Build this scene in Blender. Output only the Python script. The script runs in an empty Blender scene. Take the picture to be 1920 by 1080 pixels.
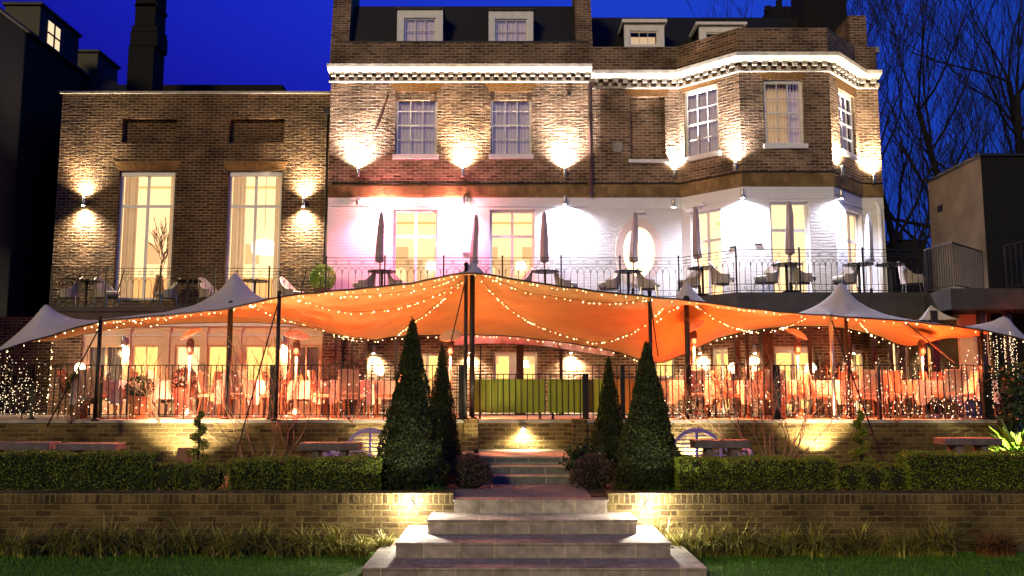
import bpy, math, random
import numpy as np
from mathutils import Vector, Matrix
from mathutils.bvhtree import BVHTree
random.seed(7); RNG = np.random.default_rng(7)
PI = math.pi
scene = bpy.context.scene
COL = scene.collection

# ------------------------------------------------------------------ camera
F = 1650.0; PITCH = math.atan2(197, F); EYE = 2.17
CP, SP = math.cos(PITCH), math.sin(PITCH)
cd = bpy.data.cameras.new('camera'); cam = bpy.data.objects.new('camera', cd); COL.objects.link(cam)
cam.location = (0, 0, EYE); cam.rotation_euler = (PI/2 + PITCH, 0, 0)
cd.lens = 36*F/1920; cd.sensor_width = 36; cd.clip_end = 3000; cd.clip_start = .1
scene.camera = cam

def at(px, py, d):
    """point of the place seen at a photo pixel, at depth d in front of the camera"""
    u = (px-960)/F; v = (540-py)/F
    k = d/(CP - v*SP)
    return Vector((u*k, d, EYE + (SP+v*CP)*k))
def X(px, d, py=540): return at(px, py, d).x
def Z(py, d): return at(960, py, d).z

# ------------------------------------------------------------------ materials
def nodes(name):
    m = bpy.data.materials.new(name); m.use_nodes = True
    nt = m.node_tree; b = nt.nodes['Principled BSDF']
    return m, nt, b
def N(nt, t, **kw):
    n = nt.nodes.new(t)
    for k, v in kw.items():
        if k in n.inputs.keys(): n.inputs[k].default_value = v
        else: setattr(n, k, v)
    return n
def c4(c): return (c[0], c[1], c[2], 1)
def mixc(nt, fac, a, b, mode='MIX'):
    n = nt.nodes.new('ShaderNodeMixRGB'); n.blend_type = mode
    for i, s in zip((0, 1, 2), (fac, a, b)):
        if hasattr(s, 'links'): nt.links.new(s, n.inputs[i])
        elif isinstance(s, (int, float)): n.inputs[i].default_value = s
        else: n.inputs[i].default_value = c4(s)
    return n.outputs[0]
def mat(name, col, rough=.6, metal=0, var=.25, scale=3., bump=0, bscale=30., col2=None, spec=.5, sheen=0, detail=4, island=False, trans=0):
    m, nt, b = nodes(name); L = nt.links
    tc = N(nt, 'ShaderNodeTexCoord')
    no = N(nt, 'ShaderNodeTexNoise', Scale=scale, Detail=detail); L.new(tc.outputs['Object'], no.inputs['Vector'])
    lo = col2 if col2 else tuple(x*(1-var) for x in col)
    hi = col if col2 else tuple(min(1, x*(1+var*.6)) for x in col)
    ramp = N(nt, 'ShaderNodeMapRange'); ramp.inputs[1].default_value = .32; ramp.inputs[2].default_value = .68
    if island:
        g = N(nt, 'ShaderNodeNewGeometry')
        ad = N(nt, 'ShaderNodeMath', operation='ADD'); L.new(no.outputs[0], ad.inputs[0])
        mu = N(nt, 'ShaderNodeMath', operation='MULTIPLY_ADD'); L.new(g.outputs['Random Per Island'], mu.inputs[0]); mu.inputs[1].default_value = .5; mu.inputs[2].default_value = -.25
        L.new(mu.outputs[0], ad.inputs[1]); L.new(ad.outputs[0], ramp.inputs[0])
    else: L.new(no.outputs[0], ramp.inputs[0])
    L.new(mixc(nt, ramp.outputs[0], lo, hi), b.inputs['Base Color'])
    b.inputs['Roughness'].default_value = rough; b.inputs['Metallic'].default_value = metal
    b.inputs['Specular IOR Level'].default_value = spec
    if bump:
        n2 = N(nt, 'ShaderNodeTexNoise', Scale=bscale, Detail=5.); L.new(tc.outputs['Object'], n2.inputs['Vector'])
        bp = N(nt, 'ShaderNodeBump', Strength=bump, Distance=.02); L.new(n2.outputs[0], bp.inputs['Height']); L.new(bp.outputs[0], b.inputs['Normal'])
    if trans:
        tr = N(nt, 'ShaderNodeBsdfTranslucent'); tr.inputs[0].default_value = c4(col)
        mx = N(nt, 'ShaderNodeMixShader'); mx.inputs[0].default_value = trans
        out = nt.nodes['Material Output']
        L.new(b.outputs[0], mx.inputs[1]); L.new(tr.outputs[0], mx.inputs[2]); L.new(mx.outputs[0], out.inputs[0])
    return m
def emit(name, col, strength, base=None, sampling=None, noise=0):
    m, nt, b = nodes(name)
    b.inputs['Base Color'].default_value = c4(base or col)
    b.inputs['Emission Color'].default_value = c4(col); b.inputs['Emission Strength'].default_value = strength
    b.inputs['Roughness'].default_value = .7
    if sampling: m.cycles.emission_sampling = sampling
    return m
def brick(name, c1, c2, mortar, w=.235, h=.077, bump=1., stain=(.25,.25,.2), paint=0, msize=.011, offset=.5, bmax=.02):
    m, nt, b = nodes(name); L = nt.links
    tc = N(nt, 'ShaderNodeTexCoord')
    wob = N(nt, 'ShaderNodeTexNoise', Scale=6., Detail=3.); L.new(tc.outputs['UV'], wob.inputs['Vector'])
    sub = N(nt, 'ShaderNodeVectorMath', operation='SUBTRACT'); L.new(wob.outputs['Color'], sub.inputs[0]); sub.inputs[1].default_value = (.5,.5,.5)
    sc = N(nt, 'ShaderNodeVectorMath', operation='SCALE'); L.new(sub.outputs[0], sc.inputs[0]); sc.inputs['Scale'].default_value = .022
    ad = N(nt, 'ShaderNodeVectorMath', operation='ADD'); L.new(tc.outputs['UV'], ad.inputs[0]); L.new(sc.outputs[0], ad.inputs[1])
    br = N(nt, 'ShaderNodeTexBrick'); br.offset = offset; br.inputs['Scale'].default_value = 1.
    br.inputs['Brick Width'].default_value = w; br.inputs['Row Height'].default_value = h
    br.inputs['Mortar Size'].default_value = msize; br.inputs['Mortar Smooth'].default_value = .3; br.inputs['Bias'].default_value = -.1
    br.inputs['Color1'].default_value = c4(c1); br.inputs['Color2'].default_value = c4(c2); br.inputs['Mortar'].default_value = c4(mortar)
    L.new(ad.outputs[0], br.inputs['Vector'])
    n1 = N(nt, 'ShaderNodeTexNoise', Scale=1.3, Detail=6.); L.new(tc.outputs['UV'], n1.inputs['Vector'])
    mr = N(nt, 'ShaderNodeMapRange'); mr.inputs[1].default_value = .4; mr.inputs[2].default_value = .75; L.new(n1.outputs[0], mr.inputs[0])
    n3 = N(nt, 'ShaderNodeTexNoise', Scale=18., Detail=3.); L.new(tc.outputs['UV'], n3.inputs['Vector'])
    colr = mixc(nt, mr.outputs[0], br.outputs['Color'], stain, 'MULTIPLY') if not paint else br.outputs['Color']
    mx = nt.nodes.new('ShaderNodeMixRGB'); mx.blend_type = 'MULTIPLY'; mx.inputs[0].default_value = .35 if not paint else .06
    L.new(colr, mx.inputs[1]); L.new(n3.outputs[0], mx.inputs[2])
    gm = N(nt, 'ShaderNodeMixRGB'); gm.inputs[0].default_value = 0
    L.new(mx.outputs[0], b.inputs['Base Color'])
    b.inputs['Roughness'].default_value = .85 if not paint else .55
    b.inputs['Specular IOR Level'].default_value = .25
    # relief: raised bricks of uneven proudness
    n2 = N(nt, 'ShaderNodeTexNoise', Scale=26., Detail=4.); L.new(tc.outputs['UV'], n2.inputs['Vector'])
    n4 = N(nt, 'ShaderNodeTexNoise', Scale=5.5, Detail=2.)
    st = N(nt, 'ShaderNodeMapping'); st.inputs['Scale'].default_value = (1, 3.2, 1); L.new(tc.outputs['UV'], st.inputs[0]); L.new(st.outputs[0], n4.inputs['Vector'])
    inv = N(nt, 'ShaderNodeMath', operation='MULTIPLY_ADD'); L.new(br.outputs['Fac'], inv.inputs[0]); inv.inputs[1].default_value = -.7; inv.inputs[2].default_value = .7
    a1 = N(nt, 'ShaderNodeMath', operation='MULTIPLY_ADD'); L.new(n2.outputs[0], a1.inputs[0]); a1.inputs[1].default_value = .5; L.new(inv.outputs[0], a1.inputs[2])
    a2 = N(nt, 'ShaderNodeMath', operation='MULTIPLY_ADD'); L.new(n4.outputs[0], a2.inputs[0]); a2.inputs[1].default_value = 1.3; L.new(a1.outputs[0], a2.inputs[2])
    bp = N(nt, 'ShaderNodeBump', Strength=bump, Distance=bmax); L.new(a2.outputs[0], bp.inputs['Height']); L.new(bp.outputs[0], b.inputs['Normal'])
    return m

M = {}
M['brick'] = brick('london_stock_brick', (.36,.21,.125), (.10,.045,.029), (.56,.45,.34), bmax=.028)
M['brick2'] = brick('wing_brick', (.17,.085,.038), (.042,.016,.009), (.38,.28,.17), bmax=.028)
M['gwall'] = brick('garden_wall_brick', (.24,.165,.06), (.085,.048,.02), (.30,.235,.10), w=.24, h=.08)
M['rowlock'] = brick('upright_brick', (.24,.165,.06), (.055,.03,.015), (.30,.235,.11), w=.078, h=.13, offset=0)
M['gauged'] = brick('gauged_brick', (.38,.20,.07), (.26,.12,.045), (.20,.12,.06), w=.07, h=.6, msize=.005, offset=0, bump=.5)
M['band'] = brick('band_brick', (.36,.23,.09), (.22,.13,.06), (.28,.19,.09), w=.11, h=.20, msize=.006, bump=.7)
M['wbrick'] = brick('painted_brick', (.80,.79,.82), (.74,.73,.77), (.72,.71,.74), paint=1, bump=.4, bmax=.01)
M['wpaint'] = mat('white_paint', (.80,.79,.79), .45, var=.08, scale=6, bump=.15)
M['pinkpaint'] = mat('cream_plaster', (.80,.58,.40), .6, var=.06)
M['ringpaint'] = mat('window_surround_paint', (.78,.62,.58), .55, var=.05)
M['stone'] = mat('pale_stone', (.36,.33,.29), .8, var=.3, scale=5, bump=.4, bscale=40)
M['slate'] = mat('roof_slate', (.006,.006,.009), .6, var=.4, scale=8, bump=.3)
M['black'] = mat('black_iron', (.012,.012,.014), .45, metal=.3, var=.3)
M['darkwood'] = mat('dark_post', (.03,.018,.014), .5, var=.3)
M['lead'] = mat('dark_lead', (.012,.012,.015), .6)
M['drain'] = mat('drain_pipe', (.07,.03,.03), .5)
M['dark'] = mat('unlit_wall_shade', (.0022,.002,.002), .9, var=.3)  # night shade of unlit walls put into the base colour
M['render'] = mat('stained_render', (.125,.092,.056), .9, var=.35, scale=1.6, bump=.3, bscale=25)
M['soffit'] = mat('balcony_slab', (.05,.045,.045), .8)
M['terr'] = mat('terrace_paving', (.38,.33,.28), .7, var=.2, scale=2)
M['lawn'] = mat('lawn_turf', (.07,.15,.006), .9, var=.7, scale=7, bump=.8, bscale=60)
M['grass'] = mat('grass_blades', (.10,.26,.008), .7, col2=(.04,.13,.004), scale=4, island=True)
M['soil'] = mat('soil', (.06,.042,.03), .95, var=.4, bump=.8, bscale=20)
M['gravel'] = mat('gravel', (.44,.38,.40), .9, col2=(.16,.13,.14), scale=60, detail=2, bump=1, bscale=75)
M['step'] = mat('sandstone_slabs', (.40,.35,.29), .75, var=.28, scale=3.5, bump=.4, bscale=30)
M['stept'] = mat('sandstone_joint', (.50,.42,.30), .9, var=.2, scale=5)
M['slatestep'] = mat('slate_step', (.13,.14,.15), .5, var=.35, scale=4, bump=.3)
M['hedge'] = mat('box_leaves', (.24,.30,.03), .6, col2=(.11,.15,.010), scale=5, island=True, spec=.4)
M['hedge_core'] = mat('light_blocking_core', (.012,.018,.006), 1)  # for solid dark cores added inside foliage to block light
M['conif'] = mat('conifer_needles', (.055,.075,.014), .6, col2=(.013,.020,.004), scale=7, island=True, spec=.3)
M['brush'] = mat('brown_shrub_leaves', (.13,.085,.07), .7, col2=(.045,.030,.03), scale=6, island=True)
M['laurel'] = mat('dark_glossy_leaves', (.045,.09,.03), .35, col2=(.02,.03,.015), scale=6, island=True)
M['lime'] = mat('bright_leaves', (.32,.50,.05), .5, col2=(.14,.30,.03), scale=6, island=True)
M['rusty'] = mat('heather_leaves', (.42,.16,.04), .7, col2=(.18,.05,.02), scale=9, island=True)
M['lily'] = mat('strap_leaves', (.44,.42,.08), .5, col2=(.16,.12,.04), scale=3, island=True)
M['fern'] = mat('brown_fern', (.30,.13,.05), .7, col2=(.10,.05,.02), scale=3, island=True)
M['bark'] = mat('bark', (.009,.007,.006), .9, var=.4, bump=.5)
M['shrubwood'] = mat('shrub_bark', (.26,.16,.10), .8, var=.4, bump=.4)
UNDER_SLOT = 1
M['canvas'] = mat('stretch_fabric', (.56,.51,.52), .75, var=.10, scale=1.2, bump=.10, bscale=9)
M['lit_underside'] = mat('heater_lit_canvas', (.62,.44,.17), .75, var=.16, scale=.9, bump=.14, bscale=7)  # same fabric seen from below, with heater glow put into its colour
_m = M['lit_underside']; _nt = _m.node_tree; _b = _nt.nodes['Principled BSDF']; _l = _b.inputs['Base Color'].links[0].from_socket
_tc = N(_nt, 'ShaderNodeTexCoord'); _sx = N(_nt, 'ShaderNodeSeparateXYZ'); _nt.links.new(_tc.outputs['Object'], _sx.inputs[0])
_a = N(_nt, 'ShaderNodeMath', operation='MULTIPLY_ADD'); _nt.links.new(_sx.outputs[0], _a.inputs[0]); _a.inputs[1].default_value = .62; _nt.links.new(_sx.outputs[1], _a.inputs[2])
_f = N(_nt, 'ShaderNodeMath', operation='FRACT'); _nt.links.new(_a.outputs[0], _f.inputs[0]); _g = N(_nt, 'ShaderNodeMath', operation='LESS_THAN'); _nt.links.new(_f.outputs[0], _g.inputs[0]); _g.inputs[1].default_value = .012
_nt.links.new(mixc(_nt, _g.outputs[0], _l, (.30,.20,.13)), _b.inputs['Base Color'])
M['awn'] = mat('orange_lit_awning_fabric', (.70,.27,.10), .75, var=.1, trans=.2)  # orange light on the strip put into its base colour
M['parasol'] = mat('parasol_fabric', (.40,.31,.33), .8, var=.2)
M['parasolw'] = mat('pale_parasol_fabric', (.42,.42,.50), .8, var=.2)
M['wicker'] = mat('woven_seat', (.50,.43,.38), .6, var=.35, scale=40)
M['wicker2'] = mat('pale_woven_seat', (.42,.40,.36), .6, var=.25, scale=40)
M['metal'] = mat('brushed_metal', (.5,.48,.46), .3, metal=.9, var=.1)
M['reflector'] = mat('heater_reflector', (.82,.76,.78), .35, metal=.2, var=.15, scale=14)
M['cloth'] = mat('table_linen', (.72,.66,.60), .8, var=.06)
M['gcloth'] = mat('grey_linen', (.38,.38,.44), .8, var=.06)
M['redchair'] = mat('chair_cover', (.60,.35,.26), .7, var=.15)
M['chairw'] = mat('chair_wood', (.34,.17,.09), .5, var=.2)
M['green'] = mat('olive_board', (.34,.42,.03), .6, var=.08)
M['ochre'] = mat('ochre_board', (.55,.28,.05), .6, var=.08)
M['lilac'] = mat('lilac_paint', (.34,.28,.60), .5, var=.12, scale=8)
M['benchstone'] = mat('weathered_stone', (.14,.115,.12), .85, var=.3, scale=8, bump=.4)
M['terracotta'] = mat('planter_clay', (.22,.10,.07), .7)
M['curtain'] = mat('net_curtain', (.80,.74,.68), .9, var=.06, trans=.35)
M['netblue'] = emit('glowing_blind_fabric', (.42,.34,.62), .055, (.72,.62,.74))  # faint lilac glow put into the cloth in place of light on it
M['wood'] = mat('warm_wood', (.30,.16,.07), .5)
M['bulb'] = emit('bulb_glow', (1,.66,.28), 4.2)
M['fairy'] = emit('fairy_bulb_glow', (1,.70,.42), 2.2, sampling='NONE')
M['icicle'] = emit('icicle_bulb_glow', (1,.76,.44), .95, sampling='NONE')
M['lampwarm'] = emit('lamp_lens_warm', (1,.80,.50), 60)
M['lampcool'] = emit('lamp_lens_cool', (.95,.93,1), 60)
M['lampspot'] = emit('garden_lamp_lens', (1,.92,.75), 160)
M['burner'] = emit('heater_glow', (1,.22,.05), 9)
M['room_y'] = emit('lit_room_yellow', (1,.72,.40), .40, (.7,.5,.3))
M['room_w'] = emit('lit_room_warm', (1,.70,.36), .36, (.7,.55,.4))
M['room_g'] = emit('lit_room_ground', (1,.66,.20), .40, (.7,.5,.3))
M['room_d'] = emit('dim_room', (1,.60,.40), .03, (.25,.2,.2))
M['room_b'] = emit('curtained_room', (1,.66,.36), .25, (.6,.5,.4))
M['room_o'] = emit('oval_room', (1,.78,.45), .9, (.8,.7,.5)); M['room_dado'] = emit('room_dado', (1,.50,.18), .22, (.5,.35,.2)); M['room_pic'] = emit('room_picture', (1,.60,.26), .27, (.3,.2,.15))
M['chand'] = emit('chandelier_glow', (1,.88,.60), 1.6)
M['shelf'] = emit('lit_shelf', (1,.5,.12), .3, (.4,.2,.1))
def glass():
    m, nt, b = nodes('window_glass'); L = nt.links
    nt.nodes.remove(b)
    t = N(nt, 'ShaderNodeBsdfTransparent'); t.inputs[0].default_value = (.95,.96,.98,1)
    g = N(nt, 'ShaderNodeBsdfGlossy'); g.inputs['Roughness'].default_value = .03
    fr = N(nt, 'ShaderNodeFresnel', IOR=1.45)
    x = N(nt, 'ShaderNodeMixShader'); L.new(fr.outputs[0], x.inputs[0]); L.new(t.outputs[0], x.inputs[1]); L.new(g.outputs[0], x.inputs[2])
    L.new(x.outputs[0], nt.nodes['Material Output'].inputs[0]); return m
M['glass'] = glass()
def slab_mat(name, c1, c2, w, h, mortar):
    m, nt, b = nodes(name); L = nt.links
    tc = N(nt, 'ShaderNodeTexCoord'); br = N(nt, 'ShaderNodeTexBrick')
    br.inputs['Scale'].default_value = 1; br.inputs['Brick Width'].default_value = w; br.inputs['Row Height'].default_value = h
    br.inputs['Mortar Size'].default_value = .010; br.inputs['Color1'].default_value = c4(c1); br.inputs['Color2'].default_value = c4(c2); br.inputs['Mortar'].default_value = c4(mortar)
    L.new(tc.outputs['UV'], br.inputs['Vector'])
    n = N(nt, 'ShaderNodeTexNoise', Scale=9., Detail=8.); L.new(tc.outputs['UV'], n.inputs['Vector'])
    mx = nt.nodes.new('ShaderNodeMixRGB'); mx.blend_type = 'OVERLAY'; mx.inputs[0].default_value = .7
    L.new(br.outputs[0], mx.inputs[1]); L.new(n.outputs[0], mx.inputs[2])
    n2 = N(nt, 'ShaderNodeTexNoise', Scale=2.6, Detail=9.); n2.inputs['Roughness'].default_value = .7; L.new(tc.outputs['Object'], n2.inputs['Vector'])
    mr = N(nt, 'ShaderNodeMapRange'); mr.inputs[1].default_value = .50; mr.inputs[2].default_value = .66; L.new(n2.outputs[0], mr.inputs[0])
    L.new(mixc(nt, mr.outputs[0], mx.outputs[0], (.10,.095,.05), 'MIX'), b.inputs['Base Color']); mr.inputs[4].default_value = .62
    bp = N(nt, 'ShaderNodeBump', Strength=.5, Distance=.01); L.new(n.outputs[0], bp.inputs['Height']); L.new(bp.outputs[0], b.inputs['Normal'])
    b.inputs['Roughness'].default_value = .7; return m
M['slabs'] = slab_mat('stone_step_slabs', (.40,.34,.29), (.27,.225,.19), .43, .5, (.52,.44,.30))
M['darkslabs'] = slab_mat('slate_step_slabs', (.15,.16,.17), (.10,.11,.12), .55, .5, (.36,.34,.3))
M['boards'] = brick('oak_fence_boards', (.09,.06,.05), (.05,.035,.03), (.01,.01,.01), w=.12, h=3, msize=.006, offset=0, bump=.3)

# ------------------------------------------------------------------ mesh builder
class MB:
    def __init__(s): s.v = []; s.f = []; s.uv = {}
    def quad(s, a, b, c, d, uv=None):
        i = len(s.v); s.v += [tuple(a), tuple(b), tuple(c), tuple(d)]; s.f.append((i, i+1, i+2, i+3))
        if uv: s.uv[len(s.f)-1] = uv
    def tri(s, a, b, c):
        i = len(s.v); s.v += [tuple(a), tuple(b), tuple(c)]; s.f.append((i, i+1, i+2))
    def hexa(s, p):   # p: 8 points, bottom loop 0-3, top loop 4-7 (counterclockwise from above)
        i = len(s.v); s.v += [tuple(q) for q in p]
        for q in ((3,2,1,0), (4,5,6,7), (0,1,5,4), (1,2,6,5), (2,3,7,6), (3,0,4,7)): s.f.append(tuple(i+k for k in q))
        return s
    def box(s, x0, x1, y0, y1, z0, z1):
        return s.hexa([(x0,y0,z0),(x1,y0,z0),(x1,y1,z0),(x0,y1,z0),(x0,y0,z1),(x1,y0,z1),(x1,y1,z1),(x0,y1,z1)])
    def bar(s, a, b, w, h=None):
        """square bar between two points"""
        a = Vector(a); b = Vector(b); d = (b-a); h = h or w
        if d.length < 1e-6: return s
        d.normalize(); up = Vector((0,0,1)) if abs(d.z) < .9 else Vector((0,1,0))
        r = d.cross(up).normalized()*w/2; u = r.cross(d).normalized()*h/2
        return s.hexa([a-r-u, a+r-u, b+r-u, b-r-u, a-r+u, a+r+u, b+r+u, b-r+u])
    def tube(s, pts, r, n=6, cap=True):
        pts = [Vector(p) for p in pts]; k = len(pts)
        if not isinstance(r, (list, tuple)): r = [r]*k
        base = len(s.v); prev = None
        for i, p in enumerate(pts):
            t = (pts[min(i+1,k-1)] - pts[max(i-1,0)])
            t = t.normalized() if t.length > 1e-9 else Vector((0,0,1))
            if prev is None:
                a = Vector((0,0,1)) if abs(t.z) < .9 else Vector((1,0,0)); e = t.cross(a).normalized()
            else:
                e = prev - t*prev.dot(t); e = e.normalized() if e.length > 1e-6 else t.orthogonal().normalized()
            prev = e; g = t.cross(e)
            for j in range(n):
                th = 2*PI*j/n; s.v.append(tuple(p + (e*math.cos(th) + g*math.sin(th))*r[i]))
        for i in range(k-1):
            for j in range(n):
                a = base+i*n+j; b = base+i*n+(j+1)%n; s.f.append((a, b, b+n, a+n))
        if cap and n > 2:
            s.f.append(tuple(base+j for j in range(n))[::-1]); s.f.append(tuple(base+(k-1)*n+j for j in range(n)))
        return s
    def lathe(s, prof, cx=0, cy=0, n=16, sx=1, sy=1):
        base = len(s.v); k = len(prof)
        for r, z in prof:
            for j in range(n):
                th = 2*PI*j/n; s.v.append((cx+r*sx*math.cos(th), cy+r*sy*math.sin(th), z))
        for i in range(k-1):
            for j in range(n):
                a = base+i*n+j; b = base+i*n+(j+1)%n; s.f.append((a, b, b+n, a+n))
        s.f.append(tuple(base+j for j in range(n))[::-1]); s.f.append(tuple(base+(k-1)*n+j for j in range(n)))
        return s
    def sphere(s, c, r, n=8, m=6, sz=1):
        return s.lathe_at(c, [(max(r*math.sin(PI*i/m), r*.02), -r*sz*math.cos(PI*i/m)) for i in range(m+1)], n)
    def lathe_at(s, c, prof, n):
        return s.lathe([(a, c[2]+b) for a, b in prof], c[0], c[1], n)
    def add_arrays(s, V, Fc):
        i = len(s.v); s.v += [tuple(p) for p in V.tolist()]; s.f += [tuple(i+k for k in q) for q in Fc.tolist()]

def link_mesh(name, me, m, parent, smooth):
    if m: me.materials.append(m)
    if smooth: me.polygons.foreach_set('use_smooth', [True]*len(me.polygons))
    o = bpy.data.objects.new(name, me); COL.objects.link(o)
    if parent:
        o.parent = parent
        if parent.type == 'EMPTY': o.matrix_parent_inverse = Matrix.Translation(-Vector(parent.location))
    return o
def build(name, mb, m, parent=None, smooth=False):
    me = bpy.data.meshes.new(name); me.from_pydata(mb.v, [], mb.f)
    nl = len(me.loops); n = len(me.polygons)
    co = np.zeros(len(me.vertices)*3); me.vertices.foreach_get('co', co); co = co.reshape(-1, 3)
    li = np.zeros(nl, dtype=np.int64); me.loops.foreach_get('vertex_index', li)
    nr = np.zeros(n*3); me.polygons.foreach_get('normal', nr); nr = nr.reshape(-1, 3)
    lt = np.zeros(n, dtype=np.int64); me.polygons.foreach_get('loop_total', lt)
    nn = np.repeat(nr, lt, axis=0); p = co[li]
    h = np.hypot(nn[:,0], nn[:,1]); flat = np.abs(nn[:,2]) > .75
    # fold opposite normals together so that u runs the same way
    sg = np.where((nn[:,1] > 1e-6) | ((np.abs(nn[:,1]) <= 1e-6) & (nn[:,0] > 0)), -1., 1.)
    hx = np.where(h > 1e-6, -nn[:,1]/np.maximum(h,1e-6)*sg, 1); hy = np.where(h > 1e-6, nn[:,0]/np.maximum(h,1e-6)*sg, 0)
    u = np.where(flat, p[:,0], p[:,0]*hx + p[:,1]*hy); v = np.where(flat, p[:,1], p[:,2])
    uvl = me.uv_layers.new(name='UVMap'); uvs = np.stack([u, v], 1)
    if mb.uv:
        ls = np.zeros(n, dtype=np.int64); me.polygons.foreach_get('loop_start', ls)
        for fi, q in mb.uv.items():
            for k in range(len(q)): uvs[ls[fi]+k] = q[k]
    uvl.data.foreach_set('uv', uvs.ravel())
    return link_mesh(name, me, m, parent, smooth)
def raw(name, V, Fc, m, parent=None, smooth=False):
    """fast mesh from numpy arrays (all faces with the same corner count)"""
    me = bpy.data.meshes.new(name); nv = len(V); nf, k = Fc.shape
    me.vertices.add(nv); me.vertices.foreach_set('co', V.astype(np.float32).ravel())
    me.loops.add(nf*k); me.loops.foreach_set('vertex_index', Fc.astype(np.int32).ravel())
    me.polygons.add(nf); me.polygons.foreach_set('loop_start', np.arange(0, nf*k, k, dtype=np.int32))
    me.update(calc_edges=True); me.validate()
    return link_mesh(name, me, m, parent, smooth)

def tag(o, label, cat, group=None, kind=None):
    o['label'] = label; o['category'] = cat
    if group: o['group'] = group
    if kind: o['kind'] = kind
    return o
def struct(o, kind='structure'): o['kind'] = kind; return o
def thing(name, label, cat, loc=(0,0,0), group=None, kind=None):
    o = bpy.data.objects.new(name, None); COL.objects.link(o); o.location = loc
    o.empty_display_size = .1
    return tag(o, label, cat, group, kind)
def copy_tree(o, loc=None, rz=None, label=None, parent=None):
    c = o.copy(); COL.objects.link(c)
    if parent is not None: c.parent = parent
    for ch in o.children: copy_tree(ch, parent=c)
    if loc is not None: c.location = loc
    if rz is not None: c.rotation_euler = (0,0,rz)
    if label: c['label'] = label
    return c
def lamp(kind, name, loc, parent, power, col, size=.03, direction=None, angle=90, blend=.5):
    l = bpy.data.lights.new(name, kind); l.energy = power; l.color = col; l.shadow_soft_size = size
    if kind == 'SPOT': l.spot_size = math.radians(angle); l.spot_blend = blend
    o = bpy.data.objects.new(name, l); COL.objects.link(o); o.location = loc
    if direction is not None: o.rotation_euler = Vector(direction).to_track_quat('-Z', 'Y').to_euler()
    if parent:
        o.parent = parent
        if parent.type == 'EMPTY': o.matrix_parent_inverse = Matrix.Translation(-Vector(parent.location))
    return o

# ------------------------------------------------------------------ walls and windows
class Plane:
    def __init__(s, p0, p1):
        s.o = Vector((p0[0], p0[1], 0)); d = Vector((p1[0]-p0[0], p1[1]-p0[1], 0)); s.len = d.length; s.r = d.normalized()
        s.n = Vector((s.r.y, -s.r.x, 0))     # towards the garden
    def p(s, a, z, out=0): return s.o + s.r*a + s.n*out + Vector((0,0,z))
    def hit(s, px, py):
        dr = at(px, py, 10) - Vector((0,0,EYE)); c = Vector((0,0,EYE))
        t = (s.o-c).dot(s.n)/dr.dot(s.n); q = c+dr*t
        return (q-s.o).dot(s.r), q.z
    def rect(s, x0, y0, x1, y1):
        """opening from two photo corners (top left, bottom right)"""
        a0, zt = s.hit(x0, y0); a1, zb = s.hit(x1, y1)
        return [a0, a1, zb, zt]
def pbox(mb, pl, a0, a1, z0, z1, o0, o1):
    P = pl.p
    mb.hexa([P(a0,z0,o1), P(a1,z0,o1), P(a1,z0,o0), P(a0,z0,o0), P(a0,z1,o1), P(a1,z1,o1), P(a1,z1,o0), P(a0,z1,o0)])
def wall(mb, pl, z0, z1, ops=(), a0=0, a1=None, depth=.22, back=(), out=0):
    a1 = pl.len if a1 is None else a1
    xs = sorted({a0, a1, *[o[0] for o in ops], *[o[1] for o in ops]}); zs = sorted({z0, z1, *[o[2] for o in ops], *[o[3] for o in ops]})
    for i in range(len(xs)-1):
        for j in range(len(zs)-1):
            cx = (xs[i]+xs[i+1])/2; cz = (zs[j]+zs[j+1])/2
            if any(o[0] < cx < o[1] and o[2] < cz < o[3] for o in ops): continue
            mb.quad(pl.p(xs[i],zs[j],out), pl.p(xs[i+1],zs[j],out), pl.p(xs[i+1],zs[j+1],out), pl.p(xs[i],zs[j+1],out))
    for k, o in enumerate(ops):
        d = -depth+out; a, b, c, e = o
        P = pl.p
        mb.quad(P(a,c,out), P(a,e,out), P(a,e,d), P(a,c,d)); mb.quad(P(b,c,out), P(b,c,d), P(b,e,d), P(b,e,out))
        mb.quad(P(a,e,out), P(b,e,out), P(b,e,d), P(a,e,d)); mb.quad(P(a,c,out), P(a,c,d), P(b,c,d), P(b,c,out))
        if k in back: mb.quad(P(a,c,d), P(b,c,d), P(b,e,d), P(a,e,d))
def room(pl, op, m, parent, deep=2.2, side=.5, name='room'):
    a, b, c, e = op[0]-side, op[1]+side, op[2]-.05, op[3]+.35; mb = MB(); P = pl.p; d0 = -.26; d1 = -deep
    mb.quad(P(a,c,d1), P(b,c,d1), P(b,e,d1), P(a,e,d1)); mb.quad(P(a,c,d0), P(a,c,d1), P(a,e,d1), P(a,e,d0))
    mb.quad(P(b,c,d1), P(b,c,d0), P(b,e,d0), P(b,e,d1)); mb.quad(P(a,e,d1), P(b,e,d1), P(b,e,d0), P(a,e,d0))
    mb.quad(P(a,c,d0), P(b,c,d0), P(b,c,d1), P(a,c,d1))
    R_ = build(name, mb, m, parent); w_ = b-a
    if deep > 1.9:
        q = MB(); pbox(q, pl, a+.01, b-.01, e-.28, e-.22, d1+.002, d1+.05); build('cornice_moulding', q, M['room_dado'], R_)
        for k in range(2):
            x = a+w_*(.12+.5*k)+random.uniform(0,.1); q = MB(); zz = c+1.35; pbox(q, pl, x, x+.42, zz, zz+.6, d1+.002, d1+.04); build('picture', q, M['room_pic'], R_)
        q = MB(); pbox(q, pl, a+.02, b-.02, c+.01, c+.95, d1+.002, d1+.03); build('dado', q, M['room_dado'], R_)
        q = MB(); x = a+w_*.5; q.lathe([(.16,0),(.11,.2)], 0, 0, 12); o_ = pl.p(x+.25, c+1.25, d1+.4); q.v = [tuple(Vector(p)+o_) for p in q.v]; build('lamp_shade', q, M['chand'], R_)
    return R_
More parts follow.
